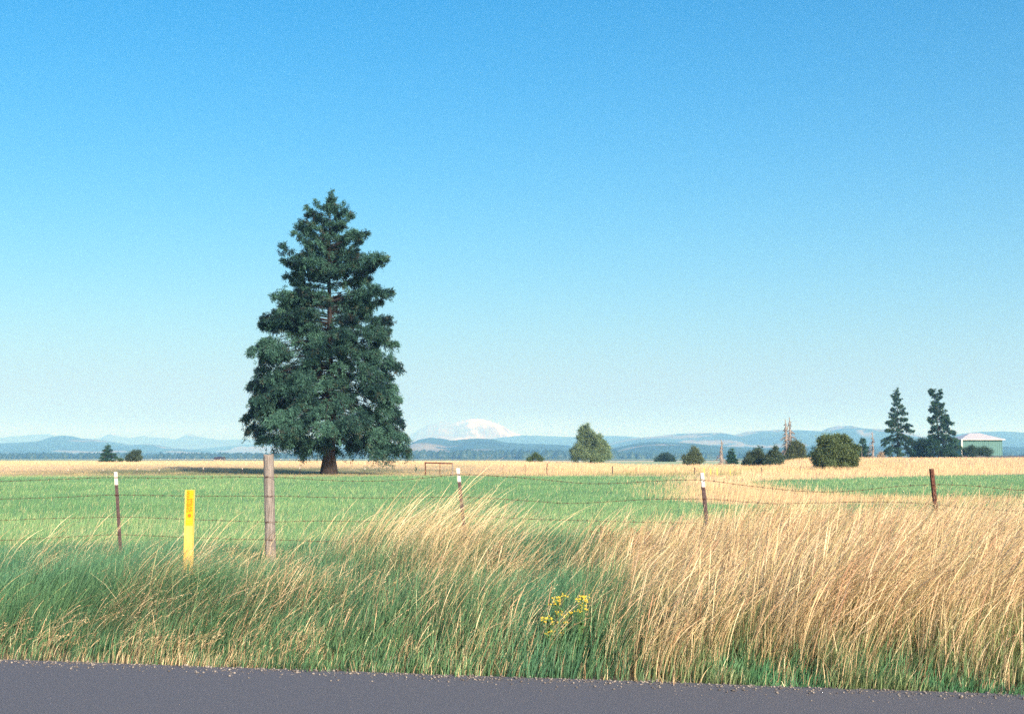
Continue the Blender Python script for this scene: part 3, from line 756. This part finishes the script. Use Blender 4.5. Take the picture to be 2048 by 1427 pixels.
# yellow marker
Ym = 12.3; mm = Ym / F
a = np.array(P(380.5, 979, Ym)); b = np.array(P(377, 1124, Ym)); dx = (a[0] - b[0]) / (a[2] - b[2])
mk = empty('utility_marker', (b[0] - dx * b[2], Ym, 0), 'flat yellow marker stake with orange decal standing left of the wooden post', 'marker')
Hm = a[2]; Wm = 17.5 * mm
mk.rotation_euler = (0, 0, R(-6))
mb = MB(); mb.box((dx * Hm / 2, 0, Hm / 2 - .03), (Wm, .004, Hm + .06), 0, (dx, 0))
for s in (-1, 1): mb.box((dx * Hm / 2 + s * (Wm / 2 + .002), -.003, Hm / 2 - .03), (.006, .012, Hm + .06), 0, (dx, 0))
mb.build('stake', M['marker'], mk)
zb = b[2] + (1124 - 1052) * mm
mb = MB(); mb.box((dx * (Hm + zb) / 2, -.0035, (Hm + zb) / 2), (Wm * .80, .002, Hm - zb - .004), 0, (dx, 0)); dc = mb.build('decal', M['decal'], mk)
def text(s, size, loc, mat, parent, vert=True, name='lettering'):
    cu = bpy.data.curves.new('t', 'FONT'); cu.body = s; cu.size = size; cu.extrude = .0004; cu.align_x = 'CENTER'; cu.align_y = 'CENTER'; cu.offset = size * .012
    ob = bpy.data.objects.new('t', cu); sc.collection.objects.link(ob)
    dg = bpy.context.evaluated_depsgraph_get(); me = bpy.data.meshes.new_from_object(ob.evaluated_get(dg))
    bpy.data.objects.remove(ob)
    o = bpy.data.objects.new(name, me); sc.collection.objects.link(o); me.materials.clear(); me.materials.append(mat); o.parent = parent
    o.location = loc; o.rotation_euler = (R(90), R(90) if vert else 0, 0)
    return o
zq = lambda py: Hm - (py - 979) * mm
text('WARNING', .042, (dx * zq(1003) - .019, -.0056, zq(1002)), M['decal_red'], dc)
text('PIPELINE', .034, (dx * zq(1008) + .012, -.0056, zq(1009)), M['decal_red'], dc)
mb = MB()
mb.tube([(dx * zq(1029.5) + .0, -.0046, zq(1029.5)), (dx * zq(1029.5) + .0, -.0062, zq(1029.5))], .0165, 24); mb.build('emblem', M['decal_red'], dc)
mb = MB()
for i in range(5):
    mb.box((dx * zq(1036 + i * 3.2), -.0050, zq(1036 + i * 3.2)), (.055 - .008 * (i % 2), .001, .0035), 0)
mb.build('small_print', M['yellow'], dc)

# far fence across the field
def far_post(px, top, w, white, D=112):
    m = D / F; x = X_at(px, D); z0 = float(height(np.array(x), np.array(float(D)))); H = EYE + (915 - top) * m - z0
    t = empty('field_fence_post', (x, D, z0), '', 'fence post', 'thin posts of the fence across the field')
    mb = MB(); mb.tube([(0, 0, -.1), (rng.normal() * .02, 0, H * .5), (rng.normal() * .03, 0, H)], w, 6); mb.build('post_shaft', M['steel'], t)
    if white:
        mb = MB(); mb.tube([(0, -.03, H - .12), (0, -.03, H + .02)], .032, 6); mb.build('insulator', M['white'], t)
    return t
FP = [(137, 938, .02, 1, 'white topped thin post in the tan field at the far left edge'), (207, 938, .02, 1, 'white topped thin post in the tan field behind the left steel post'),
      (275, 937, .02, 1, 'white topped thin post in the tan field below the small round tree'), (319, 938, .02, 1, 'white topped thin post between the left steel post and yellow marker'),
      (407, 935, .02, 1, 'white topped thin post above right of the yellow marker at the tree shadow tip'), (485, 935, .02, 1, 'white topped thin post in the fir shadow left of the wooden post'),
      (600, 934, .02, 1, 'white topped thin post in the fir shadow right of the wooden post'), (730, 936, .02, 1, 'white topped thin post just right of the fir trunk'),
      (1006, 929, .02, 0, 'thin dark stake in the tan field right of the mid steel post'), (1051, 929, .02, 0, 'thin dark stake below the low sparse skyline shrub'),
      (1094, 926, .045, 0, 'dark post in the tan field left of the sunlit broadleaf tree'), (1225, 932, .05, 0, 'thick dark post at the green field edge right of the sunlit broadleaf tree'),
      (1272, 934, .02, 0, 'thin dark stake in the tan field near the domed far tree'), (1350, 935, .02, 0, 'thin dark stake left of the thick post by the yellow stakes'),
      (1389, 934, .05, 0, 'thick dark post just left of the small yellow stakes'), (1502, 936, .02, 0, 'thin dark stake below the left grey green shrub'),
      (1523, 934, .045, 0, 'dark post below the gap between the two grey green shrubs'), (1600, 933, .02, 0, 'thin dark stake left of the big round bush')]
for (px, tp_, w, wh, lb) in FP: far_post(px, tp_, w, wh)['label'] = lb
Yl = ['leftmost of four small yellow stakes in the tan field', 'second from left of four small yellow stakes', 'third from left of four small yellow stakes, the brightest', 'rightmost of four small yellow stakes, the faintest']
for i, (px, tp_, b_) in enumerate([(1408, 936, 948), (1421, 937.5, 948), (1434, 936, 949), (1460, 939, 948)]):
    m = 108 / F; mb = MB(); z0 = float(height(np.array(X_at(px, 108)), np.array(108.)))
    H = EYE + (915 - tp_) * m - z0
    mb.box((0, 0, H / 2), (.07, .02, H)); mb.box((0, 0, H + .01), (.04, .02, .03))
    o = mb.build('yellow_stake', M['yellow']); o.location = (X_at(px, 108), 108, z0)
    tag(o, Yl[i], 'stake', 'small yellow stakes in the field')
# skyline posts with white caps
m = 400 / F
first = None
for i in range(20):
    px = 268 + i * 17.3
    if first is None:
        first = empty('skyline_post', (0, 0, 0), 'tiny white capped fence post on the skyline of the left tan field', 'fence post', 'row of tiny white capped posts on the left skyline')
        mb = MB(); mb.tube([(0, 0, 0), (0, 0, .72)], .03, 5); mb.build('post_shaft', M['steel'], first)
        mb = MB(); mb.tube([(0, 0, .70), (0, 0, .95)], .075, 6); mb.build('cap', M['white'], first)
        o = first
    else: o = copy_tree(first)
    o.location = (X_at(px, 400), 400, float(height(np.array(X_at(px, 400)), np.array(400.))) - .1)
# timber brace across the field
Dg = 108.0; m = Dg / F
fb = empty('fence_brace', (X_at(878, Dg), Dg, 0), 'rusty brown horizontal rail on short posts left of the mid steel post', 'fence brace')
zr = EYE + (915 - 925.5) * m
mb = MB(); mb.tube([(-29 * m, 0, zr + .03), (0, 0, zr), (28 * m, 0, zr - .03)], .055, 8); mb.build('rail', M['rust'], fb)
for q in (-27, 2, 27):
    mb = MB(); mb.tube([(q * m, 0, -.1), (q * m, 0, zr + .02)], .05 if q != 2 else .03, 8); mb.build('brace_post', M['postwood'] if q > 5 else M['rust'], fb)

# ------------------------------------------------------------------ grass
def blades(x, y, z, h, w, lean, leandir, curl, cb, ct, segs=3, head=None, rs=rng):
    """arrays -> V, Q/T arrays, col. lean: sideways shift at the tip as a share of height; curl: exponent of the bend"""
    n = len(x)
    ts = np.linspace(0, 1, segs + 1)
    yaw = rs.uniform(0, 2 * np.pi, n)
    sx, sy = np.cos(yaw) * w / 2, np.sin(yaw) * w / 2
    lx, ly = np.cos(leandir) * lean * h, np.sin(leandir) * lean * h
    Vs = []; Cs = []
    for i, t in enumerate(ts):
        k = t ** curl * .7 + .3 * t
        zz = z + h * (t - .28 * np.minimum(lean, 1.5) ** 1.3 * t ** (curl + .6))
        px_, py_ = x + lx * k, y + ly * k
        if head is None: wd = 1.0 - t ** 2 * .85
        else: wd = head[i]
        Vs.append(np.stack([px_ - sx * wd, py_ - sy * wd, zz], -1)); Vs.append(np.stack([px_ + sx * wd, py_ + sy * wd, zz], -1))
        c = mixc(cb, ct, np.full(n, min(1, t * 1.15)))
        Cs += [c, c]
    V = np.stack(Vs, 1); per = V.shape[1]
    Cc = np.stack(Cs, 1)
    b = (np.arange(n) * per)[:, None]
    Q = np.concatenate([b + np.array([[2 * i, 2 * i + 1, 2 * i + 3, 2 * i + 2]]) for i in range(segs)])
    return V.reshape(-1, 3), Q, Cc.reshape(-1, 3)
class Grass:
    def __init__(s): s.V = []; s.Q = []; s.C = []; s.n = 0
    def add(s, V, Q, Cc): s.V.append(V); s.Q.append(Q + s.n); s.C.append(Cc); s.n += len(V)
    def build(s, name, mat, label, cat):
        o = mesh_np(name, np.concatenate(s.V), [np.concatenate(s.Q)], mat, col=np.clip(np.concatenate(s.C), .004, .95))
        return tag(o, label, cat, kind='stuff')
def scatter(n, y0, y1, power, rmax=.46, xpad=1.0):
    """roots with density falling as y^-power, inside the wedge the photograph looks over plus a margin"""
    u = rng.random(n); q = 2 - power
    y = (y0 ** q + u * (y1 ** q - y0 ** q)) ** (1 / q) if abs(q) > 1e-6 else y0 * (y1 / y0) ** u
    x = rng.uniform(-1, 1, n) * (rmax * y + xpad)
    return x, y
Hpx = [(-100, .46), (100, .60), (400, .58), (560, .56), (700, .58), (850, .70), (950, .68), (1050, .62), (1180, .60), (1300, .62), (1400, .70), (1500, .80), (1700, .82), (1945, .78), (2200, .8)]
def tallness(px): return np.interp(px, [a for a, b in Hpx], [b for a, b in Hpx]) * (1 + .22 * np.exp(-((px - 350) / 70) ** 2))
def ramp(px, e): return S(e, -.5, 1.0 + .9 * (1 - S(px, 600, 1000)))
def lowfar(px, y): return 1 - (1 - S(px, 520, 760)) * .34 * S(y, 12.3, 14.0)
def goldness(x, y):
    """share of dry golden stalks by place along the verge"""
    px = px_of(x, y)
    e = y - road_edge(x)
    g = np.interp(px, [0, 300, 560, 700, 850, 980, 1060, 1160, 1230, 1330, 1500, 2100], [.03, .04, .04, .16, .32, .10, .01, .12, .48, .80, .90, .80])
    left = 1 - S(px, 600, 900)
    g = g + (S(fbm(x / 1.0, y / 1.3, 71), .54, .70) * .32 - .06) * (1 - S(px, 1250, 1450) * .75)
    g = g + left * .38 * np.exp(-((px - 300) / 90) ** 2 - ((y - 11.6) / .6) ** 2)          # flattened tan patch before the marker
    dead = (1 - S(px, 430, 560)) * (1 - S(e, .15, .6)) * (.25 + .55 * S(px, 60, 250))
    g = g + dead * .7 + (1 - S(e, .1, .5)) * .2 * (1 - S(px, 1150, 1300))
    g = g - .55 * S(px, 1200, 1350) * S(fbm(x / 1.1, y / 1.4, 99), .53, .66)
    g = g - .7 * S(px, 1280, 1460) * (1 - S(e + (fbm(x / .4, y / .4, 79) - .5) * 1.0, .15, .7)) * .9
    return np.clip(g, 0, 1)
GR1, GR2, GR3 = C(.020, .085, .050), C(.13, .25, .11), C(.045, .18, .125)
GO1, GO2, GO3 = C(.56, .42, .22), C(.92, .76, .48), C(.36, .21, .12)
def near_grass():
    g = Grass(); d = Grass()
    # leafy understorey
    n = 520000
    x, y = scatter(n, 7.3, 20.5, 1.0, .44, 2.2)
    e = y - road_edge(x)
    px = px_of(x, y)
    ok = (e > -.06 + .25 * (fbm(x / .3, x * 0, 98) - .4)) & (rng.random(n) < np.where(y > 16.6, np.clip(1 - (y - 16.6) / 5, .12, 1), 1)) & (rng.random(n) < .35 + .65 * S(fbm(x / .45, y / .45, 70), .38, .55))
    x, y, e, px = x[ok], y[ok], e[ok], px[ok]; n = len(x)
    gold = goldness(x, y)
    isg = rng.random(n) < gold * .55
    T = tallness(px) * ramp(px, e) * (.84 + .34 * fbm(x / 1.3, y / 1.3, 94))
    T = np.maximum(T, .12) * (1 - .35 * S(y, 17, 20.5)) * lowfar(px, y)
    short = S(px, 1280, 1460) * (.25 + .75 * S(fbm(x / .5, y / .9, 100), .42, .58)) * (1 - S(e + (fbm(x / .4, y / .4, 79) - .5) * 1.0, .1, .7))
    h = T * rng.uniform(.45, 1.0, n) * (.62 + .8 * fbm(x / .55, y / .55, 72)) * (1 - .5 * short)
    h = h * (1 - .25 * (px > 1250) * (~isg))
    left = 1 - S(px, 450, 800)
    lean = np.clip(rng.normal(.30, .16, n) + left * .25 * (fbm(x / .9, y / .9, 73) > .47) , .02, 1.1)
    ld = rng.normal(0, .7, n) + .1 + (fbm(x / .8, y / .8, 78) - .5) * 1.6
    ld = np.where(rng.random(n) < .10, rng.uniform(0, 6.28, n), ld)
    pn = fbm(x / 1.6, y / 1.6, 74)
    cb = mixc(GR1, GR2, np.clip(pn + rng.normal(0, .22, n), 0, 1)); cb = mixc(cb, GR3, np.maximum(left * S(y, 11.0, 13.5) * .8, np.exp(-((px - 1060) / 90) ** 2) * .55) * rng.uniform(.3, 1, n))
    cb = mixc(cb, C(.06, .20, .09), short * .8)
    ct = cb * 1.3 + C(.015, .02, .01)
    yel = S(px, 1200, 1400)[:, None] * (1 - short[:, None])
    cb = cb * (1 - .45 * yel) + C(.24, .25, .09) * .45 * yel; ct = ct * (1 - .45 * yel) + C(.38, .36, .15) * .45 * yel
    gg = mixc(GO1, GO2, rng.random(n)); br = rng.random(n) < .25; gg[br] = gg[br] * .3 + GO3 * .7
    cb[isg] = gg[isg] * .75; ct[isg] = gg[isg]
    v = rng.uniform(.45, 1.40, (n, 1)) * (.75 + .5 * fbm(x / .6, y / .6, 93)[:, None]); cb *= v; ct *= v
    w = rng.uniform(.0025, .0065, n) * (1 + .3 * (~isg))
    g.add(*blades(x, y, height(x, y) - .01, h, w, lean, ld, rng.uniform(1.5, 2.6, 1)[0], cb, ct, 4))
    # flowering stalks with seed heads
    n = 215000
    x, y = scatter(n, 7.6, 18.6, 1.0, .44, 2.2)
    e = y - road_edge(x); px = px_of(x, y); gold = goldness(x, y)
    ok = (e > .25) & (rng.random(n) < .012 + .988 * gold ** 1.6) & (rng.random(n) < .25 + .75 * S(fbm(x / .35, y / .35, 75), .35, .55)) & (rng.random(n) < 1 - .75 * S(y, 16.4, 18.6))
    x, y, e, px = x[ok], y[ok], e[ok], px[ok]; n = len(x)
    T = tallness(px) * ramp(px, e) * lowfar(px, y) * (.82 + .38 * fbm(x / 1.3, y / 1.3, 94))
    h = T * rng.uniform(.85, 1.42, n) * (.80 + .40 * fbm(x / .6, y / .6, 76))
    lean = np.clip(rng.normal(.50, .20, n) + .18 * (fbm(x / 1.3, y / 1.3, 77) - .5) + .25 * (1 - S(px, 350, 600)), .1, 1.2)
    ld = rng.normal(.05, .42, n) + (fbm(x / .8, y / .8, 78) - .5) * 1.6
    c = mixc(GO1, GO2, rng.random(n)); br = rng.random(n) < .26; c[br] = c[br] * .3 + GO3 * .7; ol = rng.random(n) < .22; c[ol] = c[ol] * .45 + C(.34, .36, .15) * .55
    pink = rng.random(n) < .25; c[pink] = c[pink] * C(1.05, .90, .95)
    kr = S(px, 1150, 1400)[:, None]; gb = c * (.55 + .35 * kr) + mixc(GR1, C(.22, .26, .09), rng.random(n)) * (.45 - .35 * kr); v = rng.uniform(.8, 1.2, (n, 1))
    segs = 8
    hd = [.60, .56, .52, .50, .46, .55, 1.0, .85, .12]
    wd = rng.uniform(.0035, .0072, n) * (.72 + .28 * S(px, 900, 1250))
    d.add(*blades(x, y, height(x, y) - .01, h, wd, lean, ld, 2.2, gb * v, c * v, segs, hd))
    # spikelets on the seed heads
    k = rng.permutation(n)[:46000]
    def at(t):
        kk = t ** 2.2 * .7 + .3 * t; lh = lean[k] * h[k]
        return np.stack([x[k] + np.cos(ld[k]) * lh * kk, y[k] + np.sin(ld[k]) * lh * kk, height(x[k], y[k]) - .01 + h[k] * (t - .28 * np.minimum(lean[k], 1.5) ** 1.3 * t ** 2.8)], -1)
    for j in range(7):
        t = rng.uniform(.76, 1.0, len(k)); p = at(t); q = at(t + .03); ax = unit(unit(q - p) + rng.normal(0, .38, p.shape))
        L = rng.uniform(.009, .020, len(k))
        V, Q, cc = leaves(p, ax, L, L * .28, np.clip(c[k] * rng.uniform(.6, .95, (len(k), 1)), 0, 1), rng)
        d.add(V, Q, cc)
    return g, d
g, d = near_grass()
g.build('verge_grass', M['grass'], 'long green and mixed grass leaning on the roadside verge', 'grass')
d.build('seeding_grass', M['dry'], 'tall golden seeding grass stalks bent by the wind along the fence', 'grass')

# sparse tall single stalks that stand over the rest
def lone_stalks():
    n = 1120
    px = np.concatenate([rng.normal(880, 75, 520), rng.uniform(1430, 2080, 420), rng.uniform(20, 700, 90), rng.uniform(1000, 1430, 90)])
    y = rng.uniform(13.5, 16.8, n); x = (px - 1024) / F * y - .35
    h = np.where((px > 760) & (px < 1010), rng.uniform(.75, 1.36, n), rng.uniform(.75, 1.15, n)); h = np.where(px < 640, rng.uniform(.6, 1.02, n), h); h = np.where((px > 820) & (px < 960) & (rng.random(n) < .03), rng.uniform(1.5, 1.8, n), h)
    lean = rng.uniform(.35, .75, n); c = mixc(GO1, GO2, rng.random(n)) * 1.05
    hd = [.36, .34, .32, .30, .30, .35, .8, 1.0, .8, .1]
    g = Grass(); g.add(*blades(x, y, height(x, y), h, rng.uniform(.005, .009, n), lean, rng.normal(.05, .35, n), 2.6, c * .85, c, 9, hd)); return g
lone_stalks().build('stray_stalks', M['dry'], 'single tall pale seed stalks standing above the fence line', 'grass')

# short hay field
def field():
    g = Grass(); n = 350000
    x, y = scatter(n, 15.6, 108.0, 2.15, .46, 2.0)
    gf = green_field(x + rng.normal(0, 1, n) * .022 * y, y * (1 + rng.normal(0, .035, n))); px = px_of(x, y)
    ok = gf > .5; x, y, px = x[ok], y[ok], px[ok]; n = len(x)
    h = rng.uniform(.07, .20, n) * (.7 + .6 * fbm(x / 2, y / 2, 81)) * (1 + 1.1 * (1 - S(y, 16, 24)))
    c = mixc(G_FIELD, G_FIELD2, np.clip((fbm(x / 5, y / 9, 82) - .5) * 2.2 + .5 + rng.normal(0, .25, n), 0, 1))
    yl = rng.random(n) < .05 + .14 * (1 - S(y, 18, 45)); c[yl] = C(.55, .50, .28)
    g.add(*blades(x, y, height(x, y) - .01, h, .0045 * (y / 17) ** .85 * rng.uniform(.7, 1.4, n), np.clip(rng.normal(.35, .2, n), 0, 1), rng.normal(0, .9, n), 1.8, c * .85, c * 1.15, 2))
    return g
field().build('hay_field_grass', M['grass'], 'short bright green grass of the hay field behind the fence', 'grass')
def tan_field():
    g = Grass(); n = 300000
    x, y = scatter(n, 40.0, 430.0, 2.0, .46, 2.0)
    px = px_of(x, y); ok = (green_field(x + rng.normal(0, 1, n) * .022 * y, y * (1 + rng.normal(0, .03, n))) < .5) & (y < tan_end(px)); x, y, px = x[ok], y[ok], px[ok]; n = len(x)
    near = 1 - S(y, 90, 120)
    h = rng.uniform(.30, .62, n) * (1 - .45 * near) * (1 - .70 * (1 - S(y, 175, 225)) * (1 - S(px, 900, 1200)) - .42 * S(y, 175, 225) * (1 - S(px, 900, 1200))) * (.7 + .6 * fbm(x / 7, y / 12, 83))
    t = mixc(TAN, TAN2, np.clip(fbm(x / 25, y / 50, 84) + rng.normal(0, .25, n), 0, 1))
    # weedy greener margin beside the hay field
    k = (1 - S(y, 106, 128)) * S(y, 96, 103) * (px < 1480) * S(fbm(x / 3, y / 3, 85), .25, .6)
    k = np.maximum(k, .85 * (1 - S(y, 108, 119)) * (px < 1000)); c = mixc(t, C(.17, .24, .10), np.clip(k * 1.0, 0, 1)); c = mixc(c, TANG, S(fbm(x / 12, y / 20, 86), .52, .75) * .55)
    c = mixc(c, C(.15, .20, .10), fir_shade(x, y))  # greener blades, coloured darker to strengthen the fir's cast shadow
    rb = rng.random(n) < .10; c[rb] = c[rb] * .3 + C(.42, .24, .15) * .7
    g.add(*blades(x, y, height(x, y) - .02, h, .012 * (y / 60) ** .8 * rng.uniform(.6, 1.5, n), np.clip(rng.normal(.25, .2, n), 0, 1), rng.normal(0, .8, n), 1.8, c * .9, c * 1.1, 2))
    return g
tan_field().build('tan_field_grass', M['dry'], 'tall dry tan grass of the far field up to the skyline', 'grass')

# ------------------------------------------------------------------ verge plants
def ragwort(label, px, Y, base_py, heads, seed):
    rs = np.random.default_rng(seed); x = X_at(px, Y); z0 = float(height(np.array(x), np.array(Y)))
    t = empty('ragwort_plant', (x, Y, z0), label, 'wildflower', 'yellow flowering weeds on the verge')
    st = MB(); lf = MB()
    for (hx, hy) in heads:
        fl = MB()
        q = np.array(P(hx, hy, Y + rs.uniform(-.08, .08))) - np.array((x, Y, z0))
        mid = np.array((q[0] * .35, q[1] * .4, q[2] * .55))
        st.tube([(0, 0, 0), mid, q], [.004, .003, .002], 5)
        for j in range(7):
            s = rs.uniform(.15, .9); b = mid * (2 * s * (1 - s)) + q * s * s
            a = rs.uniform(0, 6.28); L = rs.uniform(.03, .07); dd = np.array((math.cos(a), math.sin(a), .4)) * L; sd = np.array((-math.sin(a), math.cos(a), 0)) * L * .22
            lf.add([b, b + dd * .5 + sd, b + dd, b + dd * .5 - sd], [(0, 1, 2, 3)])
        for j in range(rs.integers(5, 9)):
            c = q + np.array((rs.normal(0, .016), rs.normal(0, .014), rs.normal(0, .009)))
            st.tube([q - np.array((0, 0, .03)), c], [.0015, .001], 3)
            r = rs.uniform(.005, .008); pts = []
            tilt = rs.normal(0, .5, 2)
            for a in range(16):
                w = a * math.pi / 8; rad = r * (1 if a % 2 == 0 else .6)
                pts.append(c + np.array((math.cos(w) * rad, math.sin(w) * rad * .55 - .0, math.sin(w) * rad * .85)) + np.array((0, 0, tilt[0] * .002)))
            fl.add(pts, [tuple(range(16))], (.66, .50, .03))
            fl.add([c + np.array((math.cos(w), 0, math.sin(w) * .8)) * r * .4 + np.array((0, -.003, .001)) for w in np.linspace(0, 6.28, 7)[:-1]], [tuple(range(6))], (.55, .30, .02))
        fl.build('flower_cluster', M['petal'], t)
    st.build('stem', M['stemg'], t); lf.build('foliage', M['stemg'], t)
m_, t_, b_ = newmat('petal'); at = t_.nodes.new('ShaderNodeAttribute'); at.attribute_name = 'Col'; t_.links.new(at.outputs['Color'], b_.inputs['Base Color']); b_.inputs['Roughness'].default_value = .6; M['petal'] = m_
M['stemg'] = noisy('weed_green', (.07, .17, .06), (.14, .26, .09), 30, .6)
q = lambda L: [(1060 + a / 7.93, 1150 + b / 7.93) for a, b in L]
ragwort('leftmost yellow flowering weed, its dense flower cluster low on the verge', 1102, 9.15, 1300, q([(205, 690), (240, 700), (280, 680), (320, 670), (345, 740), (380, 735), (370, 880), (270, 920)]), 1)
ragwort('middle yellow flowering weed on the verge, tallest with scattered heads', 1122, 9.3, 1300, q([(410, 360), (420, 410), (370, 460), (440, 420), (545, 325), (465, 570), (470, 600), (570, 640), (555, 745), (525, 895), (625, 575)]), 2)
ragwort('rightmost yellow flowering weed on the verge, beside the golden stalks', 1158, 9.25, 1300, q([(820, 345), (850, 340), (870, 395), (880, 520), (850, 480), (770, 380), (745, 570)]), 3)
def dock(label, px, Y, tops, seed):
    rs = np.random.default_rng(seed); x = X_at(px, Y); z0 = 0.0
    t = empty('dock_plant', (x, Y, z0), label, 'weed', 'brown seeding weeds in the verge')
    st = MB()
    for (hx, hy) in tops:
        sd = MB()
        q = np.array(P(hx, hy, Y + rs.uniform(-.1, .1))) - np.array((x, Y, z0)); mid = np.array((q[0] * .3, q[1] * .4, q[2] * .55))
        B = lambda s: 2 * mid * s * (1 - s) + q * s * s
        st.tube([B(s) for s in (0, .25, .5, .75, 1)], [.005, .004, .004, .003, .002], 5)
        for k in range(130):
            s = rs.uniform(.55, 1.0); c = B(s) + rs.normal(0, .013 + .02 * (1 - s), 3); r = .006
            u = unit(rs.normal(size=3)); v = unit(np.cross(u, rs.normal(size=3)))
            sd.add([c - u * r, c + v * r, c + u * r, c - v * r], [(0, 1, 2, 3)])
        sd.build('seed_head', M['rust2'], t)
    st.build('stem', M['rust2'], t)
M['rust2'] = noisy('dry_weed_brown', (.11, .045, .03), (.26, .12, .07), 40, .8)
dock('reddish brown dry weed in the green grass at mid verge', 985, 13.2, [(975, 1100), (983, 1120), (990, 1095), (996, 1128), (970, 1130), (1003, 1085)], 1)
dock('dark brown dry weed clump below the low wire right of middle', 1205, 15.2, [(1190, 1052), (1200, 1044), (1210, 1048), (1218, 1056), (1228, 1062), (1182, 1060)], 2)
dock('rust red dry weed leaning before the third wire strand', 1285, 14.8, [(1262, 1056), (1275, 1064), (1290, 1072), (1300, 1060)], 3)
dock('dark dry weed standing among golden stalks behind the right fence', 1556, 16.5, [(1548, 1005), (1554, 1000), (1560, 1010), (1566, 1020)], 4)

# ------------------------------------------------------------------ haze: the air over the whole valley
m_, t_, b_ = newmat('haze_air')
t_.nodes.remove(b_)
pv = t_.nodes.new('ShaderNodeVolumePrincipled')
pv.inputs['Color'].default_value = (.19, .47, .90, 1)
pv.inputs['Absorption Color'].default_value = (1, 1, 1, 1)
pv.inputs['Density'].default_value = 2.1e-4
pv.inputs['Anisotropy'].default_value = 0.0
t_.links.new(pv.outputs[0], t_.nodes['Material Output'].inputs['Volume'])
mb = MB(); mb.box((0, 12500, 285), (90000, 28000, 590))
hz = mb.build('haze', m_)
tag(hz, 'pale blue air haze over the distant hills', 'haze', kind='stuff')
